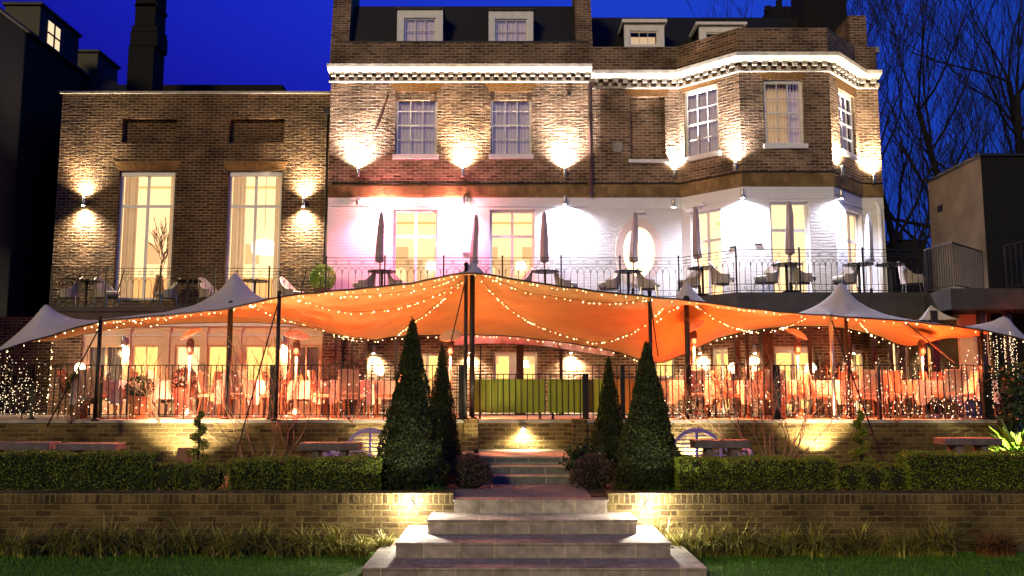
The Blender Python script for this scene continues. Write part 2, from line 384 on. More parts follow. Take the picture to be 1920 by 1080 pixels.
def window(pl, op, parent, cols, rows, fr=.06, bar=.02, rec=.10, head=0, sill=None, meet=None, m=None, name='window', transom=None, rowz=None):
    """frame ring + glazing bars + pane, set back 'rec' from the wall face"""
    a, b, c, e = op; m = m or M['wpaint']; f = MB(); o1 = -rec; o0 = -rec-.07
    f_ = [a, a+fr, b-fr, b]; ht = e-max(head, fr)
    pbox(f, pl, a, a+fr, c, e, o0, o1); pbox(f, pl, b-fr, b, c, e, o0, o1)
    pbox(f, pl, a+fr, b-fr, ht, e, o0, o1); pbox(f, pl, a+fr, b-fr, c, c+fr, o0, o1)
    w = build(name, f, m, parent)
    g = MB(); ia, ib, ic, ie = a+fr, b-fr, c+fr, ht; t0, t1 = o0+.015, o1-.015
    zc = []
    for i in range(1, cols):
        x = ia+(ib-ia)*i/cols; pbox(g, pl, x-bar/2, x+bar/2, ic, ie, t0, t1)
    rz = rowz if rowz else [ic+(ie-ic)*j/rows for j in range(1, rows)]
    for j, z in enumerate(rz):
        hb = (meet if (meet and j == len(rz)//2) else bar)/2
        pbox(g, pl, ia, ib, z-hb, z+hb, t0+.002, t1+.004)
    if rows == 1 and not rowz:
        for i in range(1, cols): x = ia+(ib-ia)*i/cols; q = MB(); pbox(q, pl, x-bar/2, x+bar/2, ic, ie, t0, t1); build('glazing_bar', q, m, w)
    elif g.v: build('glazing_bars', g, m, w)
    p = MB(); p.quad(pl.p(ia,ic,o0+.03), pl.p(ib,ic,o0+.03), pl.p(ib,ie,o0+.03), pl.p(ia,ie,o0+.03)); build('pane', p, M['glass'], w)
    if sill:
        s = MB(); pbox(s, pl, a-sill, b+sill, c-.11, c+.004, -rec+.0, .09); build('sill', s, m, w)
    return w
def curtain(pl, a, b, z0, z1, out, m, parent, amp=.03, folds=None, gather=0):
    n = max(12, int((b-a)*60)); mb = MB(); folds = folds or max(3, (b-a)/.09)
    for i in range(n+1):
        t = i/n; x = a+(b-a)*t; y = out+amp*math.sin(t*folds*2*PI)+amp*.4*math.sin(t*17+a)
        for z, g in ((z0, gather), (z1, 0)):
            mb.v.append(tuple(pl.p(x, z, y)))
    for i in range(n): mb.f.append((2*i, 2*i+2, 2*i+3, 2*i+1))
    return build('curtain', mb, m, parent, smooth=True)
def flat_arch(pl, op, parent, h=.28, splay=.16):
    a, b, c, e = op; mb = MB(); P = pl.p; o = .006
    i = len(mb.v)
    mb.quad(P(a-.02,e,o), P(b+.02,e,o), P(b+splay+.02,e+h,o), P(a-splay-.02,e+h,o), uv=[(0,.05),(b-a,.05),(b-a,.5),(0,.5)])
    mb.quad(P(a-.02,e,o), P(a-splay-.02,e+h,o), P(a-splay-.02,e+h,-.01), P(a-.02,e,-.01)); mb.quad(P(b+.02,e,-.01), P(b+splay+.02,e+h,-.01), P(b+splay+.02,e+h,o), P(b+.02,e,o))
    mb.quad(P(a-splay-.02,e+h,o), P(b+splay+.02,e+h,o), P(b+splay+.02,e+h,-.01), P(a-splay-.02,e+h,-.01))
    return build('window_arch', mb, M['gauged'], parent)
def sweep(pls, prof, mb):
    """moulding profile (out,z) swept along a chain of facade points with mitred corners"""
    pts = pls; n = len(pts); dirs = []
    for i in range(n-1):
        d = (pts[i+1]-pts[i]).normalized(); dirs.append(Vector((d.y, -d.x, 0)))
    rows = []
    for i in range(n):
        a = dirs[max(i-1,0)]; b = dirs[min(i,n-2)]; m_ = (a+b).normalized(); k = 1/max(.3, m_.dot(a))
        rows.append([pts[i]+m_*k*o+Vector((0,0,z)) for o, z in prof])
    for i in range(n-1):
        for j in range(len(prof)-1):
            mb.quad(rows[i][j], rows[i+1][j], rows[i+1][j+1], rows[i][j+1])
    mb.v += [tuple(p) for p in rows[0]]; mb.f.append(tuple(range(len(mb.v)-len(prof), len(mb.v))))
    mb.v += [tuple(p) for p in rows[-1]]; mb.f.append(tuple(range(len(mb.v)-len(prof), len(mb.v)))[::-1])
def dentils(pls, z0, z1, mb, step=.24, w=.12, out=.14):
    for i in range(len(pls)-1):
        pl = Plane(pls[i], pls[i+1]); n = int(pl.len/step)
        for j in range(n):
            a = (j+.5)*pl.len/n
            pbox(mb, pl, a-w/2, a+w/2, (z0+z1)/2, z1, .0, out); pbox(mb, pl, a-w/2-.001+w, a+w/2+w-.02, z0, (z0+z1)/2-.002, .0, out*.6)
    return mb

# ================================================================== ground levels
ZG = .72       # gravel path and beds behind the low wall
ZT = 1.67      # terrace
ZF = EYE+2.30  # balcony deck
ZFL = Z(575, 21.7)
def sheet(name, x0, x1, y0, y1, z, m, nx=1, ny=1):
    mb = MB(); mb.quad((x0,y0,z),(x1,y0,z),(x1,y1,z),(x0,y1,z)); return struct(build(name, mb, m))
sheet('lawn', -400, 400, -60, 900, 0, M['lawn'])
b = MB()
b.box(-24,-1.12,12.79,16.52,.01,ZG); b.box(1.12,24,12.79,16.52,.01,ZG)
struct(build('planting_bed', b, M['soil']))
b = MB(); b.box(-1.118,1.118,12.64,14.80,.012,ZG-.002); struct(build('gravel_path', b, M['gravel']))
b = MB(); b.box(-24,24,17.12,60,.014,ZT); b.box(-24,-1.06,16.765,17.119,.014,ZT); b.box(1.50,24,16.765,17.119,.014,ZT); struct(build('terrace', b, M['terr']))
# loose stones on the path
n = 4200; V = []; Fc = []
P0 = np.stack([RNG.uniform(-1.1,1.1,n), RNG.uniform(12.62,14.4,n), np.full(n, ZG+.004)], 1)
oc = np.array([[1,0,0],[-.5,.87,0],[-.5,-.87,0],[0,0,.8]]); V = (P0[:,None,:] + oc[None]*RNG.uniform(.006,.014,(n,1,1))*RNG.uniform(.7,1.2,(n,4,1))).reshape(-1,3)
k = np.arange(n)[:,None]*4; Fc = np.concatenate([k+np.array([0,1,3]), k+np.array([1,2,3]), k+np.array([2,0,3])])
o = raw('gravel_stones', V, Fc, M['gravel']); tag(o, 'loose pale pinkish gravel chippings on the path above the steps', 'gravel', kind='stuff')

# ------------------------------------------------------------------ stone steps, lower flight
st = thing('stone_steps', 'broad sandstone garden steps rising between the low brick walls to the gravel', 'steps', (0,12,0))
for i, (xa, xb, py, d) in enumerate(((849,1141,937,12.31),(800,1196,975,11.66),(740,1259,1018,11.00),(678,1327,1065,10.39))):
    z1 = ZG-.18*i; x0 = X(xa,d,py); x1 = X(xb,d,py); b = MB()
    b.box(x0+.012, x1-.012, d+.02, 12.62-.012*i, z1-.18-(.02 if i==3 else 0), z1-.032)
    build('riser', b, M['slabs'], st)
    b = MB(); b.box(x0, x1, d, 12.61-.012*i, z1-.030, z1); t = build('tread', b, M['slabs'], st)
    bv = t.modifiers.new('b', 'BEVEL'); bv.width = .008; bv.segments = 2
# ------------------------------------------------------------------ upper slate flight
st = thing('slate_steps', 'narrow dark slate steps climbing from the gravel towards the lit centre wall', 'steps', (0,15,ZG))
for i in range(3):
    d = 14.45+.30*i; zt = ZG+.13*(i+1); b = MB(); b.box(-.95,.95,d+.02,16.86-.02*i if i == 2 else d+.33,zt-.13+(.001*i),zt-.028); build('riser', b, M['darkslabs'], st)
    b = MB(); b.box(-.97,.97,d,16.85-.01*i if i == 2 else d+.325,zt-.028,zt); build('tread', b, M['step'], st)

# ------------------------------------------------------------------ low garden walls
for sd, lab in ((-1, 'low mossy brick retaining wall left of the steps below the hedges'), (1, 'low mossy brick retaining wall right of the steps below the hedges')):
    w = thing('garden_wall', lab, 'wall', (sd*1.5,12.2,0))
    xa, xb = sorted((sd*.96 if sd < 0 else 1.32-.0, sd*14)); 
    if sd < 0: xb = X(850,12.45,930)
    else: xa = X(1140,12.45,930)
    b = MB(); b.box(xa, xb, 12.45, 12.78, 0, ZG-.06); build('wall', b, M['gwall'], w)
    b = MB(); b.box(xa, xb, 12.435, 12.788, ZG-.06, ZG+.075); build('coping', b, M['rowlock'], w)
# ------------------------------------------------------------------ terrace retaining wall
b0 = X(870,16.5,790); b1 = X(1100,16.5,790)
for lab, xa, xb, ya, yb, za in (
    ('rough brick terrace wall left of the centre, above the left hedges', -13, b0, 16.5, 16.76, ZT+.01),
    ('rough brick terrace wall right of the centre, behind the right stone bench', b1, 13, 16.5, 16.76, ZT+.01),
    ('lit brick wall at the head of the slate steps under the green boards', b0+.22, b1-.0, 16.9, 17.1, ZT-.0)):
    w = thing('retaining_wall', lab, 'wall', ((xa+xb)/2, ya, .7))
    b = MB(); b.box(xa, xb, ya, yb, ZG-.3, za-.06); build('wall', b, M['gwall'], w)
    b = MB(); b.box(xa, xb, ya-.02, yb+.02, za-.06, za); build('coping', b, M['stone'], w)
for xa, lab in ((b0, 'brick pier ending the left terrace wall beside the twin poles'),(b1-.26, 'brick pier ending the right terrace wall beside the small conifer')):
    b = MB(); b.box(xa+.001, xa+.26, 16.45, 16.88, ZG-.3, ZT+.02); o = build('brick_pier', b, M['gwall']); tag(o, lab, 'pier')

# ================================================================== MAIN HOUSE
D0 = 22.9
xm0 = X(617, D0, 300); xm1 = X(1109, D0, 300)
zc = Z(121, 22.6)      # underside of main cornice top
zpar = Z(80, D0); zb0 = Z(370, D0); zb1 = Z(346, D0)
H = thing('town_house', 'tall brick townhouse with dark mansard roof and pink washed lower storey', 'house', ((xm0+xm1)/2, D0, ZT))
PM = Plane((xm0, D0), (xm1, D0))
w1 = PM.rect(742,172,819,291); w2 = PM.rect(920,172,997,291)
b = MB(); wall(b, PM, zb1, zpar, [w1, w2]); 
b.quad((xm0,33,zb1),(xm0,D0,zb1),(xm0,D0,zpar),(xm0,33,zpar)); b.quad((xm1,D0,4),(xm1,33,4),(xm1,33,zpar),(xm1,D0,zpar))
b.box(xm0+.01,xm1-.01,D0+.02,D0+.34,zpar-1.6,zpar-.001)
build('wall', b, M['brick'], H)
f1 = PM.rect(737,393,820,540); f2 = PM.rect(918,393,1003,540); f1[2] = f2[2] = ZF+.02
b = MB(); wall(b, PM, ZF-.3, zb0, [f1, f2], depth=.25); b.quad((xm0,33,4),(xm0,D0,4),(xm0,D0,zb0),(xm0,33,zb0))
build('painted_wall', b, M['wbrick'], H)
b = MB(); sweep([PM.p(0,0), PM.p(PM.len,0)], [(-.02,zb0-.01),(.035,zb0+.005),(.05,zb0+.05),(.045,zb1-.05),(.02,zb1+.0),(-.02,zb1+.01)], b); build('band_course', b, M['band'], H)
ga = PM.rect(776,662,824,782); gb = PM.rect(925,660,1008,782); ga[2] = gb[2] = ZT+.02
b = MB(); wall(b, PM, ZT-.02, ZF-.3, [ga, gb], depth=.2); build('ground_wall', b, M['brick'], H)
# pavement of window parts
for op in (w1, w2):
    window(PM, op, H, 3, 4, fr=.06, rec=.09, head=.11, sill=.05, meet=.035)
    flat_arch(PM, op, H); room(PM, op, M['room_d'], H, deep=1.2, side=.1)
    curtain(PM, op[0]-.02, op[1]+.02, op[2], op[3], -.22, M['netblue'], H, amp=.012)
def french(pl, op, par, trz, m=None, cm=None, rm='room_w', shelf=True, mull=.075):
    window(pl, op, par, 2, 2, fr=.07, bar=mull, rec=.12, rowz=[trz], name='french_window', m=m)
    room(pl, op, M[rm], par, deep=2.4, side=.6)
for op in (f1, f2): french(PM, op, H, PM.hit(960,442)[1])
for k, op in enumerate((f1, f2)):   # things seen through the glass: low cupboard and wall panel
    mb = MB(); pbox(mb, PM, op[0]+.1, op[1]-.1, op[2], op[2]+1.5, -2.3, -2.1); build('cupboard', mb, M['cloth'], H)
french(PM, ga, H, ga[2]+1.55, rm='room_g'); french(PM, gb, H, gb[2]+1.6, rm='room_g', mull=.34)
# cornice
cp = [Vector((xm0-.05, D0, 0)), Vector((xm1+.02, D0, 0))]
zc1 = Z(118, 22.55)
b = MB(); sweep(cp, [(-.05,zc1+.03),(.34,zc1),(.36,zc1-.02),(.34,zc1-.10),(.22,zc1-.13),(.17,zc1-.17),(.0,zc1-.18)][::-1], b); cor = build('cornice', b, M['stone'], H)
b = MB(); dentils(cp, zc1-.37, zc1-.18, b); build('dentil_course', b, M['stone'], cor)
b = MB(); sweep(cp, [(0,zc1-.42),(.07,zc1-.41),(.07,zc1-.375),(0,zc1-.37)], b); build('string_moulding', b, M['stone'], cor)
# roof
zr = Z(9, 24.2); rx0, rx1 = xm0+.12, xm1-.1
b = MB(); b.hexa([(rx0,D0+.5,zpar-1),(rx1,D0+.5,zpar-1),(rx1,33,zpar-1),(rx0,33,zpar-1),(rx0+.15,24.3,zr),(rx1-.12,24.3,zr),(rx1-.12,32,zr+.2),(rx0+.15,32,zr+.2)])
rf = build('roof', b, M['slate'], H)
b = MB(); b.box(rx0-.05, rx1+.05, D0, D0+.42, zpar, zpar+.05); build('parapet_coping', b, M['lead'], H)
for xa, xb, xt0, xt1 in ((622,655,630,664),(1080,1112,1076,1104)):
    A = X(xa,23.6,78); B = X(xb,23.6,78); C_ = X(xt0,24.3,-30); D_ = X(xt1,24.3,-30); b = MB(); zt = Z(-40,24.3)
    b.hexa([(A,23.35,zpar-.8),(B,23.35,zpar-.8),(B,25.2,zpar-.8),(A,25.2,zpar-.8),(C_,24.1,zt),(D_,24.1,zt),(D_,25.2,zt),(C_,25.2,zt)])
    c = build('chimney', b, M['brick'], rf)
def dormer(par, x0, x1, y0, y1, d, win, deep=1.4, lit='room_d', cols=3, rows=2, cap=True):
    xa, xb = X(x0,d,y1), X(x1,d,y1); z1, z0 = Z(y0,d), Z(y1,d); b = MB()
    wa, wb = X(win[0],d,win[3]), X(win[2],d,win[3]); wz1, wz0 = Z(win[1],d), Z(win[3],d)
    b.box(xa,wa,d,d+.12,z0,z1); b.box(wb,xb,d,d+.12,z0,z1); b.box(wa,wb,d,d+.12,wz1,z1)
    if wz0 > z0+.02: b.box(wa,wb,d,d+.12,z0,wz0)
    dd = build('dormer', b, M['wpaint'], par)
    b = MB(); b.box(xa+.02,wa-.03,d+.121,d+deep,z0,z1-.01); b.box(wb+.03,xb-.02,d+.121,d+deep,z0,z1-.01); b.box(xa-.03,xb+.03,d-.06,d+deep,z1,z1+.05); build('dormer_cheek', b, M['lead'], dd)
    pl = Plane((wa,d),(wb,d)); op = [0, wb-wa, wz0, wz1]
    window(pl, op, dd, cols, rows, fr=.035, bar=.018, rec=.05)
    mb = MB(); mb.quad(pl.p(0,wz0,-.5), pl.p(wb-wa,wz0,-.5), pl.p(wb-wa,wz1,-.5), pl.p(0,wz1,-.5)); build('room', mb, M[lit], dd)
    return dd, pl, op
d1, pl_, op_ = dormer(H, 744,830,18,80,23.42,(757,33,817,80), lit='room_d')
curtain(pl_, 0, op_[1], op_[2], op_[3], -.15, M['netblue'], d1, amp=.01)
mb = MB(); mb.quad(pl_.p(.32,op_[2],-.3),pl_.p(.68,op_[2],-.3),pl_.p(.68,op_[2]+.22,-.3),pl_.p(.32,op_[2]+.22,-.3)); 
d2, pl_, op_ = dormer(H, 916,1000,20,80,23.42,(928,35,989,80), lit='room_d')
curtain(pl_, 0, op_[1], op_[2], op_[3], -.15, M['netblue'], d2, amp=.01)
# drain pipes, cable, oval tie plate
def pipe(name, pts, r, m, par): b = MB(); b.tube(pts, r, 7); return build(name, b, m, par, True)
pipe('drainpipe', [(xm1-.02, D0-.09, zc1-.45), (xm1-.02, D0-.09, zb0-.0)], .055, M['drain'], H)
pipe('cable', [(xm0+.1,D0-.03,zb1+.03),(xm0+2,D0-.03,zb1+.02),(xm1-.1,D0-.03,zb1+.03)], .014, M['black'], H)
pipe('conduit', [(xm0+.1,D0-.03,Z(387,D0)),(xm1-.1,D0-.03,Z(388,D0))], .012, M['wpaint'], H)
b = MB(); b.lathe([(.055,0),(.055,.04)], n=12); b.v = [(X(1067,D0,176)+x, D0-z-.002, Z(176,D0)+y) for x,y,z in b.v]; build('vent', b, M['black'], H)
b = MB(); b.bar((X(719,D0,200),D0-.02,Z(200,D0)),(X(703,D0,246),D0-.02,Z(246,D0)),.05,.03); build('tie_bar', b, M['drain'], H)
b = MB(); b.bar((X(868,D0,474),D0-.012,Z(476,D0)),(X(884,D0,474),D0-.012,Z(476,D0)),.02,.07); 
build('vent', b, M['metal'], H)

# ================================================================== BAY HOUSE
DB = 21.65
B = [Vector((xm1+.001, D0, 0)), Vector((X(1274,D0,250), D0, 0)), Vector((X(1391,DB,318), DB, 0)), Vector((X(1562,DB,318), DB, 0)), Vector((X(1613,D0,307), D0, 0)), Vector((X(1656,D0,370), D0, 0))]
BP = [Plane(B[i], B[i+1]) for i in range(5)]
HB = thing('bay_house', 'brick house with a canted three-sided bay, white painted lower storey and an oval window', 'house', ((B[0].x+B[5].x)/2, D0, ZT))
zcb = Z(96, 21.3); zpb = Z(52, DB); zpb0 = Z(88, D0)
blind = BP[0].rect(1181,181,1249,300)
ul = BP[1].rect(1281,174,1349,284); uf = BP[2].rect(1431,149,1509,271); ur = BP[3].rect(1571,164,1607,296)
b = MB()
wall(b, BP[0], zb1, zpb, [blind], depth=.11, back=(0,)); wall(b, BP[1], zb1, zpb, [ul]); wall(b, BP[2], zb1, zpb, [uf]); wall(b, BP[3], zb1, zpb, [ur]); wall(b, BP[4], zb1, zpb, [])
b.quad((B[5].x,D0,zb1),(B[5].x,34,zb1),(B[5].x,34,zpb),(B[5].x,D0,zpb))
for pl in BP: b.quad(pl.p(0,zpb-1.6,-.3), pl.p(0,zpb,-.3), pl.p(pl.len,zpb,-.3), pl.p(pl.len,zpb-1.6,-.3)); b.quad(pl.p(0,zpb,0), pl.p(pl.len,zpb,0), pl.p(pl.len,zpb,-.3), pl.p(0,zpb,-.3))
build('wall', b, M['brick'], HB)
s = MB(); pbox(s, BP[0], blind[0]-.07, blind[1]+.09, blind[2]-.085, blind[2]+.0, -.1, .09); build('sill', s, M['wpaint'], HB)
flat_arch(BP[0], blind, HB)
for pl, op, ro, cm in ((BP[1],ul,'room_d','netblue'),(BP[2],uf,'room_b','curtain'),(BP[3],ur,'room_d','netblue')):
    window(pl, op, HB, 3, 4, fr=.07, rec=.07, head=.09, sill=.06, meet=.04)
    flat_arch(pl, op, HB, h=.3); room(pl, op, M[ro], HB, deep=1.0, side=.05)
    if ro == 'room_d': curtain(pl, op[0], op[1], op[2], op[3], -.22, M[cm], HB, amp=.012)
    else: curtain(pl, op[0], op[0]+(op[1]-op[0])*.66, op[2], op[3], -.24, M['curtain'], HB, amp=.02); curtain(pl, op[1]-.34, op[1], op[2], op[3], -.30, M['netblue'], HB, amp=.03)
# painted storey
bl = BP[1].rect(1294,398,1354,500); bf = BP[2].rect(1443,377,1521,500); br_ = BP[3].rect(1586,391,1620,500)
for o_ in (bl, bf, br_): o_[2] = ZF+.02
oc_, oz = BP[0].hit(1198, 473); rx, rz_ = .62, .88; ix, iz = .42, .66
ovr = [oc_-rx, oc_+rx, oz-rz_, oz+rz_]
b = MB(); wall(b, BP[0], ZF-.3, zb0, [ovr], depth=.0001); wall(b, BP[1], ZF-.3, zb0, [bl]); wall(b, BP[2], ZF-.3, zb0, [bf]); wall(b, BP[3], ZF-.3, zb0, [br_]); wall(b, BP[4], ZF-.3, zb0, [])
_ca = math.atan2(rz_, rx); angs = sorted([2*PI*i/48 for i in range(48)]+[_ca, PI-_ca, PI+_ca, 2*PI-_ca]); nseg = len(angs); pts = []
for i in range(nseg):
    t = angs[i]; c, s_ = math.cos(t), math.sin(t); k = min(rx/abs(c) if abs(c) > 1e-6 else 9, rz_/abs(s_) if abs(s_) > 1e-6 else 9)
    pts.append(((oc_+k*c, oz+k*s_), (oc_+ix*c, oz+iz*s_), (oc_+rx*c, oz+rz_*s_)))
pl = BP[0]
for i in range(nseg):
    p, q = pts[i], pts[(i+1)%nseg]
    b.quad(pl.p(*p[0]), pl.p(*q[0]), pl.p(*q[1]), pl.p(*p[1])); b.quad(pl.p(*p[1]), pl.p(*q[1]), pl.p(*q[1],-.2), pl.p(*p[1],-.2))
b.quad((B[5].x,D0,4),(B[5].x,34,4),(B[5].x,34,zb0),(B[5].x,D0,zb0))
build('painted_wall', b, M['wbrick'], HB)
b = MB()
for i in range(nseg):
    p, q = pts[i], pts[(i+1)%nseg]
    b.quad(pl.p(*p[2],.05), pl.p(*q[2],.05), pl.p(*q[1],.06), pl.p(*p[1],.06)); b.quad(pl.p(*p[2],0), pl.p(*q[2],0), pl.p(*q[2],.05), pl.p(*p[2],.05)); b.quad(pl.p(*p[1],.06), pl.p(*q[1],.06), pl.p(*q[1],-.12), pl.p(*p[1],-.12))
ow = build('oval_window', b, M['ringpaint'], HB)
b = MB(); b.v = [tuple(pl.p(*p[1],-.12)) for p in pts]; b.f = [tuple(range(nseg))]; build('pane', b, M['glass'], ow)
b = MB(); pbox(b, pl, oc_-.012, oc_+.012, oz-iz, oz+iz, -.13, -.10); pbox(b, pl, oc_-ix, oc_+ix, oz-.012, oz+.012, -.132, -.098); build('glazing_bars', b, M['wpaint'], ow)
room(pl, ovr, M['room_o'], HB, deep=1.5, side=.1)
for pl, op in ((BP[1],bl),(BP[2],bf),(BP[3],br_)):
    french(pl, op, HB, pl.hit(960,430)[1] if pl is BP[2] else ZF+1.62, rm='room_y')
for i_, side_ in ((0,0),(2,0)): pass
b = MB(); sweep(B, [(-.02,zb0-.01),(.035,zb0+.005),(.05,zb0+.05),(.045,zb1-.05),(.02,zb1),(-.02,zb1+.01)], b); build('band_course', b, M['band'], HB)
b = MB(); sweep(B, [(-.05,zcb+.03),(.34,zcb),(.36,zcb-.02),(.34,zcb-.10),(.22,zcb-.13),(.17,zcb-.17),(.0,zcb-.18)][::-1], b); cor = build('cornice', b, M['stone'], HB)
b = MB(); dentils(B, zcb-.37, zcb-.18, b); build('dentil_course', b, M['stone'], cor)
b = MB(); sweep(B, [(0,zcb-.42),(.07,zcb-.41),(.07,zcb-.375),(0,zcb-.37)], b); build('string_moulding', b, M['stone'], cor)
# ground storey of the bay
gl = BP[1].rect(1332,652,1368,782); gf = BP[2].rect(1452,650,1532,782); gr = BP[3].rect(1600,655,1632,782)
for o_ in (gl, gf, gr): o_[2] = ZT+.02
b = MB(); wall(b, BP[0], ZT-.02, ZF-.3, [[1.6,2.1,ZT+.9,ZT+2.0]]); wall(b, BP[1], ZT-.02, ZF-.3, [gl]); wall(b, BP[2], ZT-.02, ZF-.3, [gf]); wall(b, BP[3], ZT-.02, ZF-.3, [gr]); wall(b, BP[4], ZT-.02, ZF-.3, [])
build('ground_wall', b, M['brick'], HB)
for pl, op in ((BP[1],gl),(BP[2],gf),(BP[3],gr)): french(pl, op, HB, op[2]+1.5, rm='room_g')
window(BP[0], [1.6,2.1,ZT+.9,ZT+2.0], HB, 2, 2, fr=.05, rec=.1); room(BP[0], [1.6,2.1,ZT+.9,ZT+2.0], M['room_g'], HB, deep=1, side=.05)
# roof, dormers, chimneys
zr2 = Z(33, 26.2); b = MB(); xr1 = X(1600,25,60)
b.hexa([(xm1+.05,25.0,zpb-1),(xr1,25.0,zpb-1),(xr1,33,zpb-1),(xm1+.05,33,zpb-1),(xm1+.05,26.2,zr2),(xr1,26.2,zr2),(xr1,32,zr2+.1),(xm1+.05,32,zr2+.1)])
rf2 = build('roof', b, M['slate'], HB)
dormer(HB, 1171,1246,44,88,25.05,(1181,57,1234,84), lit='room_b', cols=3, rows=1)
b = MB(); xa, xb = X(1166,25,44), X(1250,25,44); z_ = Z(44,25.05); b.box(xa,xb,24.93,26.2,z_,z_+.09); build('dormer_roof', b, M['wpaint'], HB)
dormer(HB, 1312,1392,48,92,25.05,(1324,60,1380,86), lit='room_d', cols=3, rows=1)
b = MB(); xa, xb = X(1304,25,48), X(1400,25,48); z_ = Z(48,25.05); b.box(xa,xb,24.93,26.2,z_,z_+.07); build('dormer_roof', b, M['wpaint'], HB)
for x0, x1, y1_, d, th in ((1508,1588,-40,25.5,1.2),(1443,1488,12,28,1.0)):
    b = MB(); b.box(X(x0,d,20), X(x1,d,20), d, d+th, zpb-.5, Z(y1_,d)); ch = build('chimney', b, M['dark'], rf2)
    if d == 28:
        for px_, t_ in ((1446,3),(1468,-8),(1480,10)):
            b = MB(); b.lathe([(.12,Z(14,28)),(.14,Z(14,28)+.05),(.10,Z(t_,28)-.05),(.12,Z(t_,28))], X(px_,28,14), 28.4, 8); build('chimney_pot', b, M['dark'], ch)
b = MB(); b.box(X(1590,23.4,60), X(1622,23.4,60), 23.3, 24.3, zcb-.3, Z(32,23.4)); build('party_wall', b, M['brick'], HB)
b = MB(); b.box(X(1620,23.4,100), X(1643,23.4,100), 23.2, 24.3, Z(103,23.4), Z(93,23.4)); b.box(X(1622,23.4,100), X(1638,23.4,100), 23.32, 24.2, zcb-.2, Z(103,23.4)); build('stone_cap', b, M['stone'], HB)
# plaque, vents, pipes
b = MB(); b.lathe([(.14,0),(.15,.02),(.11,.035),(.10,.02),(.02,.03)], n=24); cx_, cz_ = BP[0].hit(1158,277)
b.v = [tuple(BP[0].p(cx_+x, cz_+y, z+.004)) for x,y,z in b.v]; build('wall_plaque', b, M['stone'], HB, True)
for px_, py_, w_ in ((1199,397,.26),):
    a_, z_ = BP[0].hit(px_,py_); b = MB(); pbox(b, BP[0], a_-w_/2, a_+w_/2, z_-.05, z_+.05, 0, .10); build('alarm_box', b, M['wpaint'], HB)
a_, z_ = BP[1].hit(1312,384); b = MB(); pbox(b, BP[1], a_-.16, a_+.16, z_-.04, z_+.04, 0, .16); build('alarm_box', b, M['wpaint'], HB)
for px_, py_, k_ in ((1375,463,1),(1422,458,2)):
    a_, z_ = BP[k_].hit(px_,py_); b = MB(); pbox(b, BP[k_], a_-.09, a_+.09, z_-.018, z_+.018, 0, .015); build('vent', b, M['black'], HB)
b = MB(); sweep([B[0]+Vector((.1,0,0))]+B[1:], [(0,Z(391,D0)-.012),(.03,Z(391,D0)-.012),(.03,Z(391,D0)+.012),(0,Z(391,D0)+.012)], b); build('conduit', b, M['wpaint'], HB)
b = MB(); sweep(B, [(0,zb1+.02),(.03,zb1+.02),(.03,zb1+.04),(0,zb1+.04)], b); build('cable', b, M['black'], HB)
pipe('soil_pipe', [(X(1646,D0,400),D0-.1,ZF),(X(1646,D0,400),D0-.1,zb0-.35),(X(1644,D0,400)-.06,D0-.06,zb0-.12)], .06, M['wpaint'], HB)

# ================================================================== LEFT WING
DW = 23.2
xw0 = X(113, DW, 250); xw1 = xm0-.003; PW = Plane((xw0, DW), (xw1, DW))
HW = thing('brick_wing', 'long flat-roofed brick wing with two tall curtained windows and bricked-up panels', 'house', ((xw0+xw1)/2, DW, ZT))
zw = Z(176, DW); zwf = Z(562, DW)
v1 = PW.rect(224,320,318,560); v2 = PW.rect(428,320,522,560); v1[2] = v2[2] = zwf
p1 = PW.rect(230,222,330,267); p2 = PW.rect(430,222,532,267)
b = MB(); wall(b, PW, ZT-.02, zw, [p1,p2,v1,v2], depth=.16, back=(0,1))
b.quad((xw0,34,ZT),(xw0,DW,ZT),(xw0,DW,zw),(xw0,34,zw)); b.quad((xw0,DW+.3,zw-.001),(xw1,DW+.3,zw-.001),(xw1,34,zw-.001),(xw0,34,zw-.001))
build('wall', b, M['brick2'], HW)
b = MB(); b.box(xw0-.06, xw1, DW-.07, DW+.35, zw, zw+.055); build('coping', b, M['stone'], HW)
b = MB(); b.box(xw0-.02, xw1, DW+.30, 34, zw+.056, zw+.17); build('roof', b, M['lead'], HW)
for k, op in enumerate((v1, v2)):
    trz = PW.hit(960,385)[1]; french(PW, op, HW, trz, rm='room_w'); flat_arch(PW, op, HW, h=.26, splay=.13)
    s = MB(); pbox(s, PW, op[0]+.02, op[1]-.02, op[3]-.14, op[3]-.004, -.15, -.08); build('window_head', s, M['wpaint'], HW)
    w_ = op[1]-op[0]
    curtain(PW, op[0]+.05, op[0]+.42, op[2]+.02, op[3]-.1, -.30, M['curtain'], HW, amp=.03)
    curtain(PW, op[1]-(.22 if k == 0 else .25), op[1]-.05, op[2]+.02, op[3]-.1, -.30, M['curtain'], HW, amp=.03)
